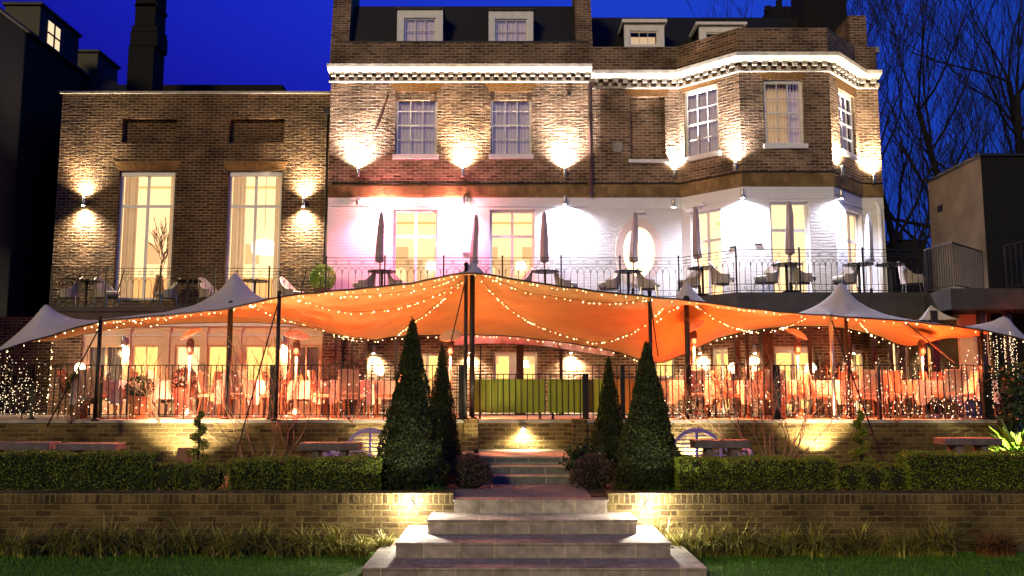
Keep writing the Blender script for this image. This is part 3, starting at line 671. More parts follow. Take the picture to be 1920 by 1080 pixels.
# chandelier in the second tall window
ca, cz = PW.hit(470, 446); c0 = PW.p(ca, cz, -1.3)
L_ = thing('chandelier', 'glowing round fringed chandelier seen through the second tall window', 'chandelier', tuple(c0))
b = MB(); b.sphere(tuple(c0), .36, 18, 8, .5)
for i in range(36):
    t = 2*PI*i/36; b.bar(c0+Vector((.33*math.cos(t),.33*math.sin(t),-.02)), c0+Vector((.31*math.cos(t),.31*math.sin(t),-.22)), .02)
build('shade', b, M['chand'], L_, True); pipe('rod', [c0+Vector((0,0,.15)), Vector((c0.x,c0.y,v2[3]+.3))], .012, M['metal'], L_)
pipe('gutter_pipe', [(xw1-.09, DW-.12, Z(212,DW)), (xw1-.09, DW-.12, ZT+2.4)], .035, M['black'], HW)
b = MB(); b.hexa([(xw1-.16,DW-.2,Z(217,DW)),(xw1-.02,DW-.2,Z(217,DW)),(xw1-.02,DW-.05,Z(217,DW)),(xw1-.16,DW-.05,Z(217,DW)),(xw1-.22,DW-.24,Z(208,DW)),(xw1+.02,DW-.24,Z(208,DW)),(xw1+.02,DW-.05,Z(208,DW)),(xw1-.22,DW-.05,Z(208,DW))]); build('hopper', b, M['black'], HW)
t = thing('twig_arrangement', 'tall bare twigs standing inside the first tall window', 'twigs', tuple(PW.p(v1[0]+.8, v1[2], -.9))); bb = MB(); c0 = PW.p(v1[0]+.85, v1[2], -.9)
for i in range(5): bb.tube([c0, c0+Vector((random.uniform(-.1,.1),0,.8))], .012, 4)
def _tw(p, d, L, k):
    q = p+d*L; bb.tube([p, q], .010 if k else .006, 4)
    if k:
        for _ in range(3): _tw(p.lerp(q, random.uniform(.5,1)), (d+Vector((random.uniform(-.6,.6),random.uniform(-.1,.1),random.uniform(-.2,.5)))).normalized(), L*.72, k-1)
for i in range(4): _tw(c0+Vector((0,0,.7)), Vector((random.uniform(-.35,.35),0,1)).normalized(), .75, 3)
build('twigs', bb, M['shrubwood'], t)
bb = MB(); bb.lathe([(.12,c0.z+.001),(.16,c0.z+.3),(.09,c0.z+.7),(.11,c0.z+.75)], c0.x, c0.y, 12); build('vase', bb, M['terracotta'], t)
# ------------------------------------------------------------------ orangery under the left balcony
DO = 21.9
xo0 = X(150,DO,700); xo1 = X(604,DO,700); PO = Plane((xo0,DO),(xo1,DO)); zo = Z(612, DO)
OR = thing('orangery', 'cream painted orangery front with a row of lit and curtained windows beneath the left balcony', 'orangery', ((xo0+xo1)/2, DO, ZT))
ops = []
for a_, b_ in ((163,225),(247,292),(328,372),(388,432),(458,522),(545,598)):
    r = PO.rect(a_,647,b_,780); r[2] = ZT+.25; ops.append(r)
b = MB(); wall(b, PO, ZT-.01, zo, ops, depth=.1); build('wall', b, M['pinkpaint'], OR)
b = MB(); b.box(xo0-.05, xo1+.0, DO-.12, DW-.01, zo, zo+.08); build('roof', b, M['wpaint'], OR)
for a_ in (236,310,380,445,533):
    s = PO.hit(a_,700)[0]; b = MB(); pbox(b, PO, s-.08, s+.08, ZT, zo-.10, .0, .05); pbox(b, PO, s-.11, s+.11, zo-.099, zo-.03, .0, .08); build('pilaster', b, M['pinkpaint'], OR)
b = MB(); pbox(b, PO, 0, PO.len, zo-.24, zo-.21, 0, .03); build('moulding', b, M['wpaint'], OR)
for k, op in enumerate(ops):
    window(PO, op, OR, 1 if k in (2,3) else 2, 2, fr=.05, bar=.035, rec=.05, rowz=[op[2]+.42], m=M['pinkpaint'])
    room(PO, op, M['room_d' if k in (0,5) else ('room_w' if k == 2 else 'room_g')], OR, deep=1.1, side=.03)
    if k in (0,5): curtain(PO, op[0], op[1], op[2], op[3], -.2, M['curtain'], OR, amp=.035)
# brick piers beside it
for (a_, b_, d, lab) in ((92,149,21.8,'brick pier left of the cream orangery front'),(603,637,21.4,'slim brick pier right of the cream orangery front'),(648,682,21.7,'brick pier behind the dark post beside the orangery')):
    b = MB(); b.box(X(a_,d,700), X(b_,d,700), d, d+.5, ZT, Z(612,d)); o = build('brick_pier', b, M['brick']); tag(o, lab, 'pier')
b = MB(); b.quad((X(-60,22.3,700),22.3,ZT),(X(92,22.3,700),22.3,ZT),(X(92,22.3,700),22.3,4.0),(X(-60,22.3,700),22.3,4.0)); 
b = MB(); b.box(X(-120,22.3,700),X(91,22.3,700),22.3,22.6,ZT,4.1); o = build('boundary_wall', b, M['brick2']); tag(o, 'dim brick boundary wall at the far left end of the terrace', 'wall')
# annex to the right of the bay at terrace level
PA = Plane((B[5].x+.01, 22.95), (X(1900,22.95,700), 22.95))
AN = thing('service_wing', 'low dark service wing with cream windows below the outdoor stair at right', 'building', (10.5,23,ZT))
aops = [PA.rect(1668,640,1712,782), PA.rect(1728,650,1760,782), PA.rect(1790,650,1830,782)]
for o_ in aops: o_[2] = ZT+.6
b = MB(); wall(b, PA, ZT-.01, ZF-.35, aops); build('wall', b, M['render'], AN)
for k, op in enumerate(aops): window(PA, op, AN, 2, 2, fr=.06, rec=.08); room(PA, op, M['room_w' if k != 1 else 'shelf'], AN, deep=1.2, side=.05)
b = MB(); b.box(B[5].x+.02, 16, 22.7, 30, ZF-.35, ZF-.02); build('roof', b, M['soffit'], AN)

# ================================================================== dark neighbours
NB = thing('dark_house', 'unlit house on the far left with a stepped mansard roof and one lit dormer', 'house', (-15,24,0))
xn = -13.5; ze = Z(75, 24)
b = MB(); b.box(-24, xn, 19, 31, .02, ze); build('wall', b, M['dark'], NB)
zrt = ze+1.25
b = MB(); b.hexa([(-24,19,ze+.001),(xn-.1,19,ze+.001),(xn-.1,31,ze+.001),(-24,31,ze+.001),(-24,20,zrt),(xn-2.2,20,zrt),(xn-2.2,30,zrt),(-24,30,zrt)]); nr_ = build('roof', b, M['slate'], NB)
for y0_, y1_, lit in ((24.7,27.0,True),(28.3,29.8,False)):
    b = MB(); b.box(xn-1.4, xn-.35, y0_, y1_, ze, ze+1.35); b.box(xn-1.45, xn-.28, y0_-.07, y1_+.07, ze+1.351, ze+1.43); dn = build('dormer', b, M['slate'], NB)
    pl = Plane((xn-.349, y1_-.5),(xn-.349, y0_+.4)); pl = Plane((xn-.33, y0_+.35),(xn-.33, y1_-.35))
    b = MB(); q = [Vector((xn-.34, y, z)) for y, z in ((y0_+.45,ze+.35),(y0_+1.15,ze+.35),(y0_+1.15,ze+1.1),(y0_+.45,ze+1.1))]
    if lit: b.quad(*q); wn = build('window', b, M['room_y'], dn); b = MB(); b.bar(q[0]+Vector((.01,.35,0)), q[3]+Vector((.01,.35,0)), .045); b.bar(q[0]+Vector((.008,0,.37)), q[1]+Vector((.008,0,.37)), .045); build('glazing_bars', b, M['black'], wn)
pipe('gutter', [(xn+.06,19,ze+.02),(xn+.06,31,ze+.02)], .06, M['lead'], NB)
pipe('drainpipe', [at(49,78,23.9), at(30,300,23.6), at(20,420,23.4)], .04, M['terracotta'], NB)
# far house with the tall stack
FH = thing('far_house', 'dark roof rising behind the wing with a tall ledged chimney stack', 'house', (-12,31,0))
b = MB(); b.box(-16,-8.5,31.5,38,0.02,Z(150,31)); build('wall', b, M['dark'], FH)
d = 29.; b = MB()
def cbox(x0,x1,y0,y1): b.box(X(x0,d,90),X(x1,d,90),d,d+.9,Z(y1,d),Z(y0,d))
cbox(241,289,85,560); cbox(243,294,58,86); cbox(245,292,48,59); cbox(250,288,-30,49); cbox(248,291,6,12); build('chimney', b, M['dark'], FH)
b = MB(); b.hexa([(-16,26,Z(170,26)-1.2),(X(243,26,170),26,Z(172,26)),(X(243,26,170),34,Z(172,26)),(-16,34,6),(-16,27,Z(148,27)),(X(208,27,148),27,Z(148,27)),(X(208,27,148),33,Z(148,27)),(-16,33,Z(148,27))]); build('roof', b, M['slate'], FH)
# rendered block on the right
RB = thing('rendered_block', 'tall blank block with stained pale render beyond the outdoor stair', 'building', (13,21,0))
xr = at(1838,293,20).x; zr_ = Z(293,20)
b = MB(); b.quad((xr,22.6,0),(xr,20,0),(xr,20,zr_),(xr,22.6,zr_)); b.quad((xr,22.6,0.0),(xr,22.6,zr_),(18,22.6,zr_),(18,22.6,0)); b.quad((xr,20,zr_),(18,20,zr_),(18,22.6,zr_),(xr,22.6,zr_)); build('side_wall', b, M['render'], RB)
b = MB(); b.quad((xr,20,0),(18,20,0),(18,20,zr_),(xr,20,zr_)); build('front_wall', b, M['dark'], RB)  # front face shaded by its colour, next to the lit side wall
b = MB(); b.box(xr-.05,18,19.95,22.65,zr_,zr_+.06); build('coping', b, M['lead'], RB)
b = MB(); b.box(xr-.012,xr+.01,21.9,22.15,Z(395,21.9),Z(383,21.9)); build('vent', b, M['black'], RB)
for k, (xa, xb, ht, d_) in enumerate(((1640,1700,462,60),(1690,1735,440,70),(1718,1790,455,80))):
    lab = ('low dark rooftop just beyond the bay house','distant dark house with a chimney between the bay and the tree','distant dark roof behind the tree trunk')[k]
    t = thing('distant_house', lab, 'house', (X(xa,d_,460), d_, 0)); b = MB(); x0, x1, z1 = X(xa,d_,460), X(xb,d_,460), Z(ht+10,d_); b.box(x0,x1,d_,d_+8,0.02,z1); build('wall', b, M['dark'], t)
    b = MB(); z2 = Z(ht,d_); b.hexa([(x0-.2,d_-.2,z1),(x1+.2,d_-.2,z1),(x1+.2,d_+8,z1),(x0-.2,d_+8,z1),(x0,d_+3,z2),(x1,d_+3,z2),(x1,d_+5,z2),(x0,d_+5,z2)]); r_ = build('roof', b, M['slate'], t)
    b = MB(); xc = (x0+x1)/2; b.box(xc,xc+.8,d_+3.5,d_+4.3,z1,z2+.9); build('chimney', b, M['dark'], r_)

# ================================================================== BALCONIES
def rail_run(par, A, B_, z0, z1, posts=True, unit=.26):
    """one straight run of ornate iron railing: gothic arches between rails with rings"""
    d = (B_-A); L = d.length; r = d.normalized(); n = max(1, round(L/1.35)); pw = L/n
    up = Vector((0,0,1))
    def P(s, z): return A+r*s+up*z
    for k in range(n):
        s0 = k*pw; s1 = s0+pw; b = MB(); c = .011
        if posts:
            q = MB(); q.bar(P(s0,z0-.05), P(s0,z1+.02), .035); q.sphere(tuple(P(s0,z1+.04)), .028, 6, 4); build('rail_post', q, M['black'], par)
        for z in (z1, z1-.075, z1-.16, z0+.05, z0+.19): b.bar(P(s0,z), P(s1,z), .016 if z in (z1,z0+.05) else .010)
        m = max(2, int((pw-.16)/unit)); u = (pw-.14)/m; sa = s0+.07
        for j in range(m+1):
            b.bar(P(sa+j*u,z0), P(sa+j*u,z1-.27), c)
        for j in range(m):
            cx = sa+(j+.5)*u; b.bar(P(cx,z0+.19), P(cx,z1-.40), c)
            for h0, h1, bx in ((-.5,.5,0),(0,1,0),(-1,0,0)):
                x0 = cx+h0*u; x1 = cx+h1*u
                if x0 < sa-.01 or x1 > s1-.06: continue
                top = z1-.22; bot = z1-.40; hw = (x1-x0)/2; pp = []
                for i in range(7):
                    t = PI*i/6; pp.append(P((x0+x1)/2-hw*math.cos(t), bot+(top-bot)*math.sin(t)))
                b.tube(pp, .006, 3, cap=False)
            for zz in (z1-.117, z0+.12):
                pp = [P(cx+.034*math.cos(2*PI*i/8), zz+.034*math.sin(2*PI*i/8)) for i in range(9)]; b.tube(pp, .006, 3, cap=False)
        build('railing_panel', b, M['black'], par)
def deck(par, pts, z, back, th=.12):
    b = MB(); n = len(pts)
    top = [Vector((p.x,p.y,z)) for p in pts]; bt = [Vector((p.x,back,z)) for p in pts]
    for i in range(n-1):
        b.quad(top[i], top[i+1], bt[i+1], bt[i]); dz = Vector((0,0,-th))
        b.quad(top[i]+dz, bt[i]+dz, bt[i+1]+dz, top[i+1]+dz); b.quad(top[i]+dz, top[i+1]+dz, top[i+1], top[i])
    b.quad(top[0]+dz, top[0], bt[0], bt[0]+dz); b.quad(top[-1], top[-1]+dz, bt[-1]+dz, bt[-1])
    build('deck', b, M['soffit'], par)
BR = 21.4; BF = 20.15
Q = [Vector((X(611,BR,520),BR,0)), Vector((X(1273,BR,520),BR,0)), Vector((X(1381,BF,520),BF,0)), Vector((X(1738,BF,520),BF,0))]
BA = thing('balcony', 'long first-floor balcony with ornate black iron railings stepping out round the bay', 'balcony', (0,21.4,ZF-.6))
deck(BA, [p+Vector((0,-.06,0)) for p in Q], ZF, 22.88)
b = MB(); sweep(Q, [(0,ZF-.55),(.05,ZF-.55),(.05,ZF-.121),(0,ZF-.121)], b); sweep(Q, [(.0,ZF-.55),(-.15,ZF-.55),(-.15,ZF-.13)], b); build('fascia', b, M['soffit'], BA)
for i in range(3): rail_run(BA, Q[i], Q[i+1], ZF, ZF+1.0)
q = MB(); q.bar(Q[3]+Vector((0,0,ZF)), Q[3]+Vector((0,0,ZF+1.02)), .04); build('rail_post', q, M['black'], BA)
for px_, d_, w_ in ((628,21.3,.05),(660,21.3,.07),(742,21.3,.09),(901,21.3,.05),(975,21.2,.22),(1052,21.3,.1),(1200,21.2,.10),(1383,20.3,.15),(1402,20.4,.09),(1438,20.3,.30),(1520,20.3,.10),(1590,20.3,.16),(1640,20.3,.12),(1672,20.3,.10),(1690,20.3,.22),(1735,20.3,.14)):
    b = MB(); x_ = X(px_,d_,700); b.bar((x_,d_,ZT),(x_,d_,ZF-.12),w_*.8,w_*.8); b.box(x_-w_*.6,x_+w_*.6,d_-w_*.6,d_+w_*.6,ZT+.001,ZT+.05); build('support_post', b, M['darkwood'], BA)
BL = thing('balcony', 'left balcony in front of the two tall windows with ornate iron railings', 'balcony', (-7.5,21.7,ZFL-.3))
QL = [Vector((X(96,21.7,540),23.1,0)), Vector((X(96,21.7,540),21.7,0)), Vector((X(606,21.7,540),21.7,0))]
deck(BL, [QL[1]+Vector((0,-.05,0)), QL[2]+Vector((0,-.05,0))], ZFL, 23.18)
b = MB(); b.box(QL[1].x,QL[2].x,21.7,21.9,ZFL-.3,ZFL-.12); build('fascia', b, M['soffit'], BL)
for i in range(2): rail_run(BL, QL[i], QL[i+1], ZFL, ZFL+.96)
for px_ in (168, 214, 285, 350, 430, 560): # stay bars leaning inwards
    x_ = X(px_,21.7,540); b = MB(); b.bar((x_,21.7,ZFL),(x_+.12,21.95,ZFL+.96),.022); build('stay_bar', b, M['black'], BL)

# outdoor stair balustrade at the right end
SR = thing('stair_railing', 'plain black bar railing rising and turning around the outdoor stair landing', 'railing', (10.5,20.4,ZF))
def plain_rail(par, A, B_, h, sp=.11, r=.016, bname='baluster_panel'):
    b = MB(); n = max(2, int((B_-A).length/sp)); up = Vector((0,0,1))
    for i in range(n+1):
        p = A.lerp(B_, i/n); b.bar(p+up*.04, p+up*h, r)
    b.bar(A+up*h, B_+up*h, .035, .03); b.bar(A+up*.05, B_+up*.05, .022); build(bname, b, M['black'], par)
sA = at(1737,545,20.1); sB = at(1791,538,19.0); sC = at(1862,535,20.6); sD = at(1912,520,20.0)
sA.z = ZF-.02
plain_rail(SR, sA, Vector((sB.x,sB.y,sA.z)), 1.0, .09, .015); plain_rail(SR, Vector((sB.x,sB.y,sA.z+.001)), Vector((sC.x,sC.y,sA.z)), .98, .10, .015); plain_rail(SR, Vector((sC.x-.35,sC.y-1.2,sA.z)), Vector((sD.x,sD.y-1.2,sA.z+.1)), 1.0, .10, .022)
b = MB(); b.box(sA.x-.05, 16, 18.9, 22.6, ZF-.5, ZF-.05); build('landing_slab', b, M['soffit'], SR)
for px_ in (1760,1850,1900):
    b = MB(); x_ = X(px_,19.2,700); b.bar((x_,19.3,ZT),(x_,19.3,ZF-.5),.14); build('support_post', b, M['darkwood'], SR)

# ------------------------------------------------------------------ balcony furniture
def make_tub():
    t = thing('tub_chair', '', 'chair', (0,0,0), 'tub chairs along the balconies'); b = MB(); n = 18
    ring = []
    for i in range(n+1):     # shell: back high, arms sloping to the front (front = -y)
        a = -PI*.18+PI*1.36*i/n; c, s = math.cos(a), math.sin(a)
        hgt = .50+.36*max(0, math.sin(a))**1.3
        ring.append((.29*c, .27*s, .33*c*1.02, .31*s*1.06, hgt))
    for i in range(n):
        p, q = ring[i], ring[i+1]
        b.quad((p[0],p[1],.30),(q[0],q[1],.30),(q[2],q[3],q[4]),(p[2],p[3],p[4]))
        b.quad((q[0]*.9,q[1]*.9,.30),(p[0]*.9,p[1]*.9,.30),(p[2]*.9,p[3]*.9,p[4]),(q[2]*.9,q[3]*.9,q[4]))
        b.quad((p[2],p[3],p[4]),(q[2],q[3],q[4]),(q[2]*.9,q[3]*.9,q[4]),(p[2]*.9,p[3]*.9,p[4]))
    for p in (ring[0], ring[-1]): b.quad((p[0],p[1],.30),(p[2],p[3],p[4]),(p[2]*.9,p[3]*.9,p[4]),(p[0]*.9,p[1]*.9,.30))
    build('shell', b, M['wicker'], t, True)
    b = MB(); b.lathe([(.26,.36),(.28,.38),(.28,.44),(.25,.46)], n=16); build('seat', b, M['wicker2'], t)
    for sx in (-1,1):
        for sy in (-1,1): b = MB(); b.tube([(.2*sx,.18*sy,.37),(.24*sx,.22*sy,0)], [.014,.010], 6); build('leg', b, M['metal'], t)
    return t
def make_bistro():
    t = thing('bistro_table', '', 'table', (0,0,0), 'small pedestal tables along the balconies')
    b = MB(); b.lathe([(.34,.715),(.36,.722),(.36,.735),(.34,.74)], n=24); build('table_top', b, M['darkwood'], t)
    b = MB(); b.lathe([(.03,.03),(.03,.715)], n=8); build('pedestal', b, M['black'], t)
    b = MB(); b.bar((-.26,0,.02),(.26,0,.02),.04,.03); b.bar((0,-.26,.023),(0,.26,.023),.04,.03); build('base', b, M['black'], t)
    return t
def make_parasol(h=2.25, canm='parasol'):
    t = thing('closed_parasol', '', 'parasol', (0,0,0), 'closed parasols along the balcony')
    b = MB(); b.tube([(0,0,.0),(0,0,h-.06)], .019, 8); build('pole', b, M['wood'], t)
    b = MB(); n = 20; prof = [(.05,.95),(.10,.98),(.095,1.15),(.085,1.5),(.075,1.9),(.055,h-.12),(.03,h-.02),(.008,h)]
    for r, z in prof:
        for j in range(n):
            a = 2*PI*j/n; rr = r*(1+.22*math.cos(a*5+z*2)); b.v.append((rr*math.cos(a)+.015*math.sin(z*4), rr*math.sin(a), z))
    for i in range(len(prof)-1):
        for j in range(n): a = i*n+j; c = i*n+(j+1)%n; b.f.append((a,c,c+n,a+n))
    b.f.append(tuple(range(n))[::-1]); build('folded_canopy', b, M[canm], t, True)
    b = MB(); b.lathe([(.22,0),(.23,.05),(.20,.08),(.04,.10),(.035,.3)], n=16); build('base', b, M['black'], t)
    return t
tub, bis, par = make_tub(), make_bistro(), make_parasol()
tubs = [ # px, depth, facing, label
 (682,22.1,-PI*.42,'tub chair at the left end of the main balcony, beside the potted shrub'),
 (750,22.1,PI*.42,'tub chair before the left lit french window'),
 (975,22.1,-PI*.42,'tub chair between the central tent peak and the third parasol'),
 (1062,22.1,PI*.42,'tub chair right of the third parasol, against the brightest white wall'),
 (1140,22.0,-PI*.42,'tub chair at the lower left of the oval window'),
 (1217,22.0,PI*.42,'tub chair below the right rim of the oval window'),
 (1291,21.6,-PI*.42,'tub chair partly hidden behind the small tent peak by the bay'),
 (1356,21.0,PI*.42,'tub chair on the left slant of the bay, backed by white wall'),
 (1437,20.8,-PI*.42,'tub chair below the left side of the bay front door'),
 (1508,20.8,PI*.42,'tub chair right of the parasol in front of the bay door'),
 (1583,20.9,-PI*.42,'tub chair between the two pedestal tables and the bay front'),
 (1712,21.0,PI*.42,'last tub chair at the dark right end of the balcony')]
for i,(px_,d_,rz,lab) in enumerate(tubs):
    loc = (X(px_,d_,530), d_, ZF)
    if i == 0: tub.location = loc; tub.rotation_euler.z = rz; tub['label'] = lab
    else: copy_tree(tub, loc, rz, lab)
for px_,d_,rz,lab in ((128,22.5,-PI*.4,'tub chair at the far left corner of the left balcony'),(200,22.5,PI*.4,'tub chair left of the first tall window'),(312,22.6,-PI*.3,'tub chair below the right curtain of the first tall window'),(395,22.5,PI*.4,'tub chair between the two tall windows'),(548,22.5,PI*.42,'tub chair right of the second tall window by the potted shrub')):
    copy_tree(tub, (X(px_,d_,560), d_, ZFL), rz, lab)
tabs = [(716,21.9,ZF,'pedestal table beneath the leftmost parasol'),(1022,21.9,ZF,'pedestal table under the third parasol'),(1178,21.9,ZF,'pedestal table in front of the oval window'),(1318,21.3,ZF,'pedestal table on the left slant of the bay'),(1476,20.7,ZF,'pedestal table in front of the bay door'),(1611,20.7,ZF,'thick-legged pedestal table right of the bay'),(1672,20.7,ZF,'pedestal table near the dark right end of the balcony'),
        (163,22.4,ZFL,'pedestal table between the far left chairs'),(352,22.4,ZFL,'pedestal table between the two tall windows'),(478,22.4,ZFL,'pedestal table below the second tall window')]
for i,(px_,d_,z_,lab) in enumerate(tabs):
    loc = (X(px_,d_,530), d_, z_)
    if i == 0: bis.location = loc; bis['label'] = lab
    else: copy_tree(bis, loc, None, lab)
prs = [(712,21.85,.0,'closed brown parasol beside the left lit french window'),(888,22.2,.02,'closed parasol rising directly behind the central tent peak'),(1021,21.85,.0,'closed parasol at the left edge of the brightest white wall'),(1186,21.85,.04,'closed leaning parasol in front of the oval window'),(1312,21.2,-.03,'closed parasol before the left slanted bay window'),(1483,20.6,.01,'closed tall parasol before the bay door')]
for i,(px_,d_,tilt,lab) in enumerate(prs):
    loc = (X(px_,d_,530), d_, ZF)
    if i == 0: par.location = loc; o = par; o['label'] = lab
    else: o = copy_tree(par, loc, i*.7, lab)
    if tilt: o.rotation_euler = (0, tilt, 0)
pw_ = make_parasol(2.2, 'parasolw'); pw_.location = (X(1633,21.9,530),21.9,ZF); pw_['label'] = 'pale grey closed parasol beside the right end pipe of the bay house'
# ------------------------------------------------------------------ foliage helpers
def leaf_arrays(P, size, Nrm=None, aspect=.5, droop=0):
    n = len(P); d = RNG.normal(size=(n,3)); 
    if Nrm is not None: d = d*.75+Nrm*1.0
    d /= np.linalg.norm(d, axis=1, keepdims=True)
    e = RNG.normal(size=(n,3)); e -= (e*d).sum(1, keepdims=True)*d; e /= np.linalg.norm(e, axis=1, keepdims=True); 
    s = (size*RNG.uniform(.6,1.3,n))[:,None]
    V = np.stack([P-d*s*.5, P+e*s*aspect*.5, P+d*s*.6, P-e*s*aspect*.5], 1).reshape(-1,3)
    return V, (np.arange(n)[:,None]*4+np.arange(4))
def foliage(name, P, size, m, parent=None, Nrm=None, aspect=.5):
    V, Fc = leaf_arrays(P, size, Nrm, aspect); return raw(name, V, Fc, m, parent)
def branch_tree(b, p, d, L, r, depth, spread=.6, up=.1, nseg=4, kids=(2,3), shrink=.72, wob=.18, n=5, tips=None, minr=.004):
    pts = [p.copy()]; rs = [r]; q = p.copy(); dd = d.normalized()
    for i in range(nseg):
        dd = (dd+Vector((random.uniform(-wob,wob), random.uniform(-wob,wob), random.uniform(-wob,wob)+up*.25))).normalized()
        q = q+dd*(L/nseg); pts.append(q.copy()); rs.append(max(minr, r*(1-.45*(i+1)/nseg)))
    b.tube(pts, rs, max(3, n), cap=False)
    if tips is not None: tips.extend(pts[1:])
    if depth <= 0: return
    k = random.randint(*kids)
    for i in range(k):
        j = random.randint(max(1, nseg-2), nseg) if i else nseg
        ax = Vector((random.uniform(-1,1), random.uniform(-1,1), random.uniform(-.4,.8)))
        nd = (dd+ax*spread+Vector((0,0,up))).normalized()
        branch_tree(b, pts[j], nd, L*shrink*random.uniform(.75,1.2), max(minr, rs[j]*.72), depth-1, spread, up, nseg, kids, shrink, wob, max(3, n-1), tips, minr)
# potted shrub at the junction of the balconies
t = thing('potted_shrub', 'round leafy shrub in a tall clay planter where the two balconies meet', 'plant', (X(605,22.2,540),22.2,ZFL))
px_ = X(605,22.2,540); b = MB(); b.lathe([(.15,ZFL),(.2,ZFL+.5),(.22,ZFL+.52),(.18,ZFL+.52)], px_, 22.2, 14); build('planter', b, M['terracotta'], t)
n = 2600; u = RNG.normal(size=(n,3)); u /= np.linalg.norm(u,axis=1,keepdims=True); rr = .33*RNG.uniform(.6,1,n)**.5
P = np.array([px_,22.2,ZFL+.78])+u*rr[:,None]*np.array([1,1,1.05]); foliage('leaves', P, .06, M['lime'], t, u)

# ================================================================== STRETCH TENT
def hermite(tab):
    xs = np.array([t[0] for t in tab]); ys = np.array([t[1:] for t in tab])
    sl = np.zeros_like(ys); sec = np.diff(ys, axis=0)/np.diff(xs)[:,None]
    sl[1:-1] = (sec[:-1]+sec[1:])/2; sl[0] = sec[0]; sl[-1] = sec[-1]
    def f(x):
        x = min(max(x, xs[0]), xs[-1]); i = min(int(np.searchsorted(xs, x, side='right'))-1, len(xs)-2); h = xs[i+1]-xs[i]; t = (x-xs[i])/h
        return (ys[i]*(2*t**3-3*t**2+1)+sl[i]*h*(t**3-2*t**2+t)+ys[i+1]*(-2*t**3+3*t**2)+sl[i+1]*h*(t**3-t**2))
    return f
def tabpx(lst):
    out = []
    for px_, py_, d_ in lst:
        p = at(px_, py_, d_); out.append((p.x, p.y, p.z))
    return out
FRONT = tabpx([(-60,690,15.6),(0,658,15.7),(85,632,15.9),(188,603,16.1),(300,592,16.25),(433,577,16.2),(523,557,16.2),(640,544,16.3),(760,532,16.3),(884,512,16.0),(980,526,16.25),(1100,543,16.3),(1218,556,16.2),(1290,563,16.3),(1440,582,16.4),(1558,592,16.2),(1700,602,16.4),(1840,619,16.2),(1900,632,15.9),(1960,650,15.6)])
REAR = tabpx([(-60,655,18.2),(90,640,19),(200,618,19.6),(320,607,20.2),(520,606,20.6),(575,612,20.4),(630,627,19.8),(690,636,19.4),(750,630,19.8),(850,627,20.2),(950,629,20.2),(1050,640,20.0),(1140,655,19.6),(1235,679,19.0),(1290,660,19.2),(1340,636,19.6),(1420,617,20.0),(1500,611,20.0),(1570,613,20.0),(1640,628,19.6),(1703,649,19.2),(1745,634,19.4),(1830,630,19.0),(1960,660,18.2)])
ff, fr_ = hermite(FRONT), hermite(REAR)
PEAKS = [(85,571,16.9,.9,.4),(440,511,17.6,.85,.45),(886,486,16.75,.30,.5),(1286,527,17.5,.62,.4),(1576,529,17.6,.80,.45),(1884,594,16.7,.7,.3)]
def base_pt(x, v):
    a = ff(x); b_ = fr_(x); y = a[0]+(b_[0]-a[0])*v; z = a[1]+(b_[1]-a[1])*v
    return y, z
pk = []
for px_, py_, d_, w_, mix in PEAKS:
    p = at(px_, py_, d_); a = ff(p.x)[0]; c = fr_(p.x)[0]; v = (p.y-a)/(c-a); pk.append((p.x, v, p.y, p.z-base_pt(p.x, v)[1], w_, mix))
def canopy(x, v):
    y, z = base_pt(x, v)
    z -= .10*math.sin(PI*v)*(.6+.4*math.sin(x*1.3))*(0.4)
    for X_, V_, Y_, A_, W_, mx in pk:
        fr0 = min(1, (v/max(.02, V_))) if v < V_ else max(0, 1-((v-V_)/(1-V_))**1.5)
        r = math.hypot(x-X_, (y-Y_)*.8)
        r = math.sqrt(r*r+.0016)
        z += A_*(mx*math.exp(-r/.28)+(1-mx)*math.exp(-(r/W_)**1.0))*1.12*fr0**.7
        z += .016*math.sin(13*math.atan2((y-Y_), x-X_))*math.exp(-r/.8)*min(1, r*4)*min(1, v*8)
    z += .008*math.sin(x*9+y*5)*math.sin(y*7-x*2)
    return Vector((x, y, z))
x0, x1 = FRONT[0][0], FRONT[-1][0]; nx, nv = 420, 40
V = []; 
for i in range(nx+1):
    for j in range(nv+1): V.append(tuple(canopy(x0+(x1-x0)*i/nx, (j/nv))))
Fc = [(i*(nv+1)+j, (i+1)*(nv+1)+j, (i+1)*(nv+1)+j+1, i*(nv+1)+j+1) for i in range(nx) for j in range(nv)]
TENT = thing('stretch_tent', 'big peaked stretch tent covering the dining terrace, grey outside and glowing orange beneath', 'tent', (0,18,ZT))
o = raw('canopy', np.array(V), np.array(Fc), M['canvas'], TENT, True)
o.data.materials.append(M['lit_underside']); sd = o.modifiers.new('s', 'SOLIDIFY'); sd.thickness = .008; sd.material_offset = UNDER_SLOT
BVH = BVHTree.FromPolygons(V, Fc)
b = MB(); b.tube([canopy(x0+(x1-x0)*i/160, 0)+Vector((0,0,.0)) for i in range(161)], .014, 5); b.tube([canopy(x0+(x1-x0)*i/160, 1) for i in range(161)], .020, 5); build('hem', b, M['darkwood'], TENT, True)
def pole(px_, py0, py1, d, r=.035, m='darkwood', name='pole', lean=0):
    a = at(px_, py0, d); c = at(px_+lean, py1, d); c = Vector((a.x+lean/100, d, ZT)); b = MB(); b.tube([c, a], r, 10); b.lathe([(r*2.2,ZT),(r*2.2,ZT+.03),(r,ZT+.05)], c.x, c.y, 10); b.sphere(tuple(a), r*1.3, 8, 5); return build(name, b, M[m], TENT, True)
for a in ((189,597,785,16.0),(433,570,700,16.9),(524,549,785,16.05),(874,496,785,15.98+.55),(886,512,785,16.9),(1218,548,785,16.1+.4),(1287,560,785,17.1),(1557,591,785,16.55),(1586,596,785,17.2),(1840,620,785,16.6)):
    pole(*a, r=.052 if a[0] in (886,433,1287) else .036, m='metal' if a[0] == 1557 else 'black')
